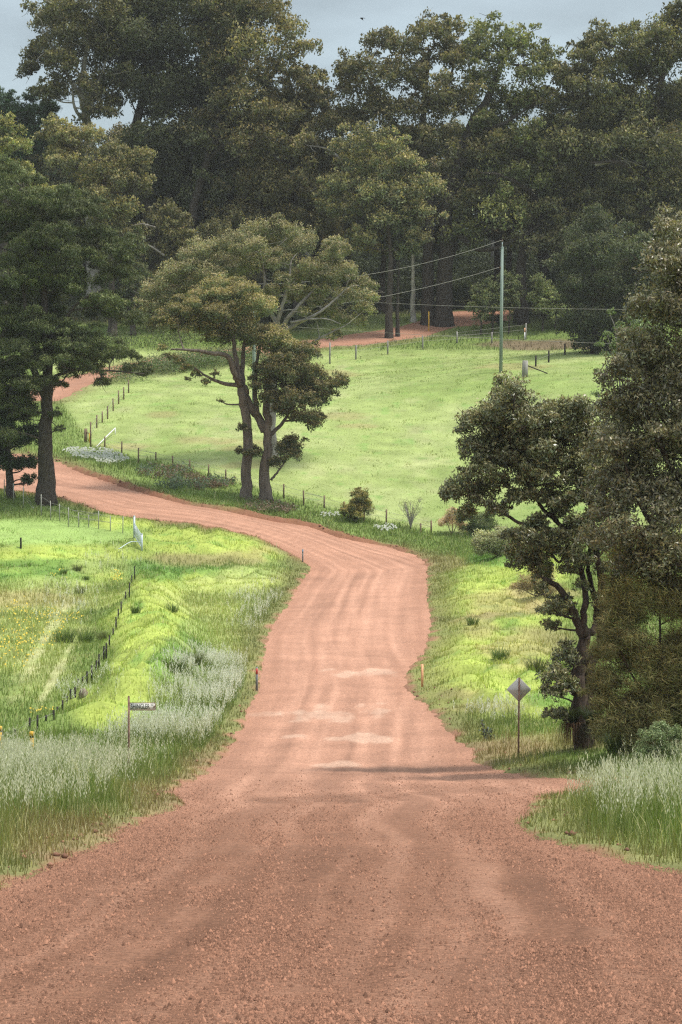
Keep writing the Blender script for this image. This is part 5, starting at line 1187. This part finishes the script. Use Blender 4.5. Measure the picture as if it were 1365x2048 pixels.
# bird
c = W(726, 37, 190.0); mb = MB(); s = 0.26
V = [c + np.array(v) * s for v in ([-0.95, 0, 0.12], [-0.55, -0.1, 0.25], [-0.35, 0.15, 0.0], [0.15, 0.1, 0.12], [0.9, 0.3, -0.05], [0.5, 0.25, 0.22], [-0.15, 0.2, 0.32], [-0.3, -0.2, -0.35], [0.25, -0.5, -0.72], [0.05, -0.3, -0.35], [-0.6, 0, -0.05])]
mb.add(V, (), [[0, 1, 10], [1, 2, 10], [1, 6, 2], [6, 3, 2], [6, 5, 3], [5, 4, 3], [10, 2, 7], [2, 9, 7], [7, 9, 8], [2, 3, 9], [1, 10, 7], [6, 1, 3], [9, 3, 7], [0, 10, 1]])
tag(mb.build('bird', M['bird'], origin=c), 'small dark bird flying above the trees', 'bird')

print('FACES', sum(len(m.polygons) for m in bpy.data.meshes))
# ------------------------------------------------------------------ light, sky, camera
SUN_EL, SUN_AZ = math.radians(66), math.radians(98)     # azimuth measured from straight ahead towards the right
S = Vector((math.sin(SUN_AZ) * math.cos(SUN_EL), math.cos(SUN_AZ) * math.cos(SUN_EL), math.sin(SUN_EL)))
sl = bpy.data.lights.new('sun', 'SUN'); sl.energy = 3.0; sl.angle = math.radians(8.0); sl.color = (1.0, 0.95, 0.87)
so = bpy.data.objects.new('sun', sl); COL.objects.link(so); so.rotation_euler = (-S).to_track_quat('-Z', 'Y').to_euler(); so.location = (0, 0, 60)
hm_, hnt, hout = new_mat('pale farm haze')
pv = N(hnt, 'VolumePrincipled', Density=0.0001, Anisotropy=0.0); pv.inputs['Color'].default_value = (0.97, 0.98, 0.97, 1)
hnt.links.new(pv.outputs[0], hout.inputs['Volume'])
mb = MB(); mb.box((0, 210, 27), (260, 520, 84)); hz = mb.build('haze', hm_); tag(hz, 'thin pale haze over the whole valley and forest', 'haze', kind='stuff')
w = bpy.data.worlds.new('World'); scene.world = w; w.use_nodes = True; nt = w.node_tree
bg = nt.nodes['Background']; st = nt.nodes.new('ShaderNodeTexSky'); st.sky_type = 'NISHITA'; st.sun_disc = False
st.sun_elevation = SUN_EL; st.sun_rotation = SUN_AZ; st.air_density = 1.0; st.dust_density = 0.6; st.ozone_density = 1.0; st.altitude = 200
hs = nt.nodes.new('ShaderNodeHueSaturation'); hs.inputs['Saturation'].default_value = 0.48
nt.links.new(st.outputs[0], hs.inputs['Color'])
tcw = nt.nodes.new('ShaderNodeTexCoord'); sx = nt.nodes.new('ShaderNodeSeparateXYZ'); nt.links.new(tcw.outputs['Generated'], sx.inputs[0])
cl_ = nt.nodes.new('ShaderNodeTexNoise'); cl_.inputs['Scale'].default_value = 9.0; cl_.inputs['Detail'].default_value = 5.0
mpw = nt.nodes.new('ShaderNodeMapping'); mpw.inputs['Scale'].default_value = (1, 1, 3.0); nt.links.new(tcw.outputs['Generated'], mpw.inputs[0]); nt.links.new(mpw.outputs[0], cl_.inputs['Vector'])
mr_ = nt.nodes.new('ShaderNodeMapRange'); mr_.interpolation_type = 'SMOOTHSTEP'
mr_.inputs[1].default_value = 0.12; mr_.inputs[2].default_value = 0.75; mr_.inputs[3].default_value = 0.84; mr_.inputs[4].default_value = 3.1
nt.links.new(sx.outputs['Z'], mr_.inputs[0])
mc = nt.nodes.new('ShaderNodeMapRange'); mc.inputs[1].default_value = 0.3; mc.inputs[2].default_value = 0.7; mc.inputs[3].default_value = 0.78; mc.inputs[4].default_value = 1.2
nt.links.new(cl_.outputs['Fac'], mc.inputs[0])
mm_ = nt.nodes.new('ShaderNodeMath'); mm_.operation = 'MULTIPLY'; nt.links.new(mr_.outputs[0], mm_.inputs[0]); nt.links.new(mc.outputs[0], mm_.inputs[1])
sc_ = nt.nodes.new('ShaderNodeVectorMath'); sc_.operation = 'SCALE'; hs2 = nt.nodes.new('ShaderNodeHueSaturation'); hs2.inputs['Saturation'].default_value = 0.22; nt.links.new(st.outputs[0], hs2.inputs['Color'])
mz = nt.nodes.new('ShaderNodeMapRange'); mz.inputs[1].default_value = 0.12; mz.inputs[2].default_value = 0.5; nt.links.new(sx.outputs['Z'], mz.inputs[0])
mxc = nt.nodes.new('ShaderNodeMix'); mxc.data_type = 'RGBA'; nt.links.new(mz.outputs[0], mxc.inputs[0]); nt.links.new(hs.outputs[0], mxc.inputs[6]); nt.links.new(hs2.outputs[0], mxc.inputs[7])
nt.links.new(mxc.outputs[2], sc_.inputs[0]); nt.links.new(mm_.outputs[0], sc_.inputs['Scale'])
tn_ = nt.nodes.new('ShaderNodeVectorMath'); tn_.operation = 'MULTIPLY'; tn_.inputs[1].default_value = (0.95, 1.02, 1.0); nt.links.new(sc_.outputs[0], tn_.inputs[0]); nt.links.new(tn_.outputs[0], bg.inputs[0]); bg.inputs[1].default_value = 0.10

cam = bpy.data.cameras.new('camera'); co = bpy.data.objects.new('camera', cam); COL.objects.link(co)
cam.sensor_fit = 'AUTO'; cam.sensor_width = 36.0; cam.lens = F * 36.0 / 2048.0; cam.shift_y = (HY - 1024.0) / 2048.0; cam.shift_x = 0.0
cam.clip_start = 0.5; cam.clip_end = 9000
co.location = (0, 0, 0); co.rotation_euler = (math.radians(90), 0, 0)
scene.camera = co
scene.view_settings.view_transform = 'Standard'; scene.view_settings.look = 'None'; scene.view_settings.gamma = 1.0; scene.view_settings.exposure = 0.45
scene.render.engine = 'CYCLES'
cy = scene.cycles; cy.max_bounces = 6; cy.volume_bounces = 0; cy.diffuse_bounces = 3; cy.transmission_bounces = 3; cy.glossy_bounces = 2; cy.transparent_max_bounces = 4
cy.use_denoising = False; cy.pixel_filter_type = 'BLACKMAN_HARRIS'; cy.filter_width = 1.25; cy.sample_clamp_indirect = 2.0; cy.sample_clamp_direct = 12.0
for o in bpy.data.objects:
    if '_org' in o: del o['_org']
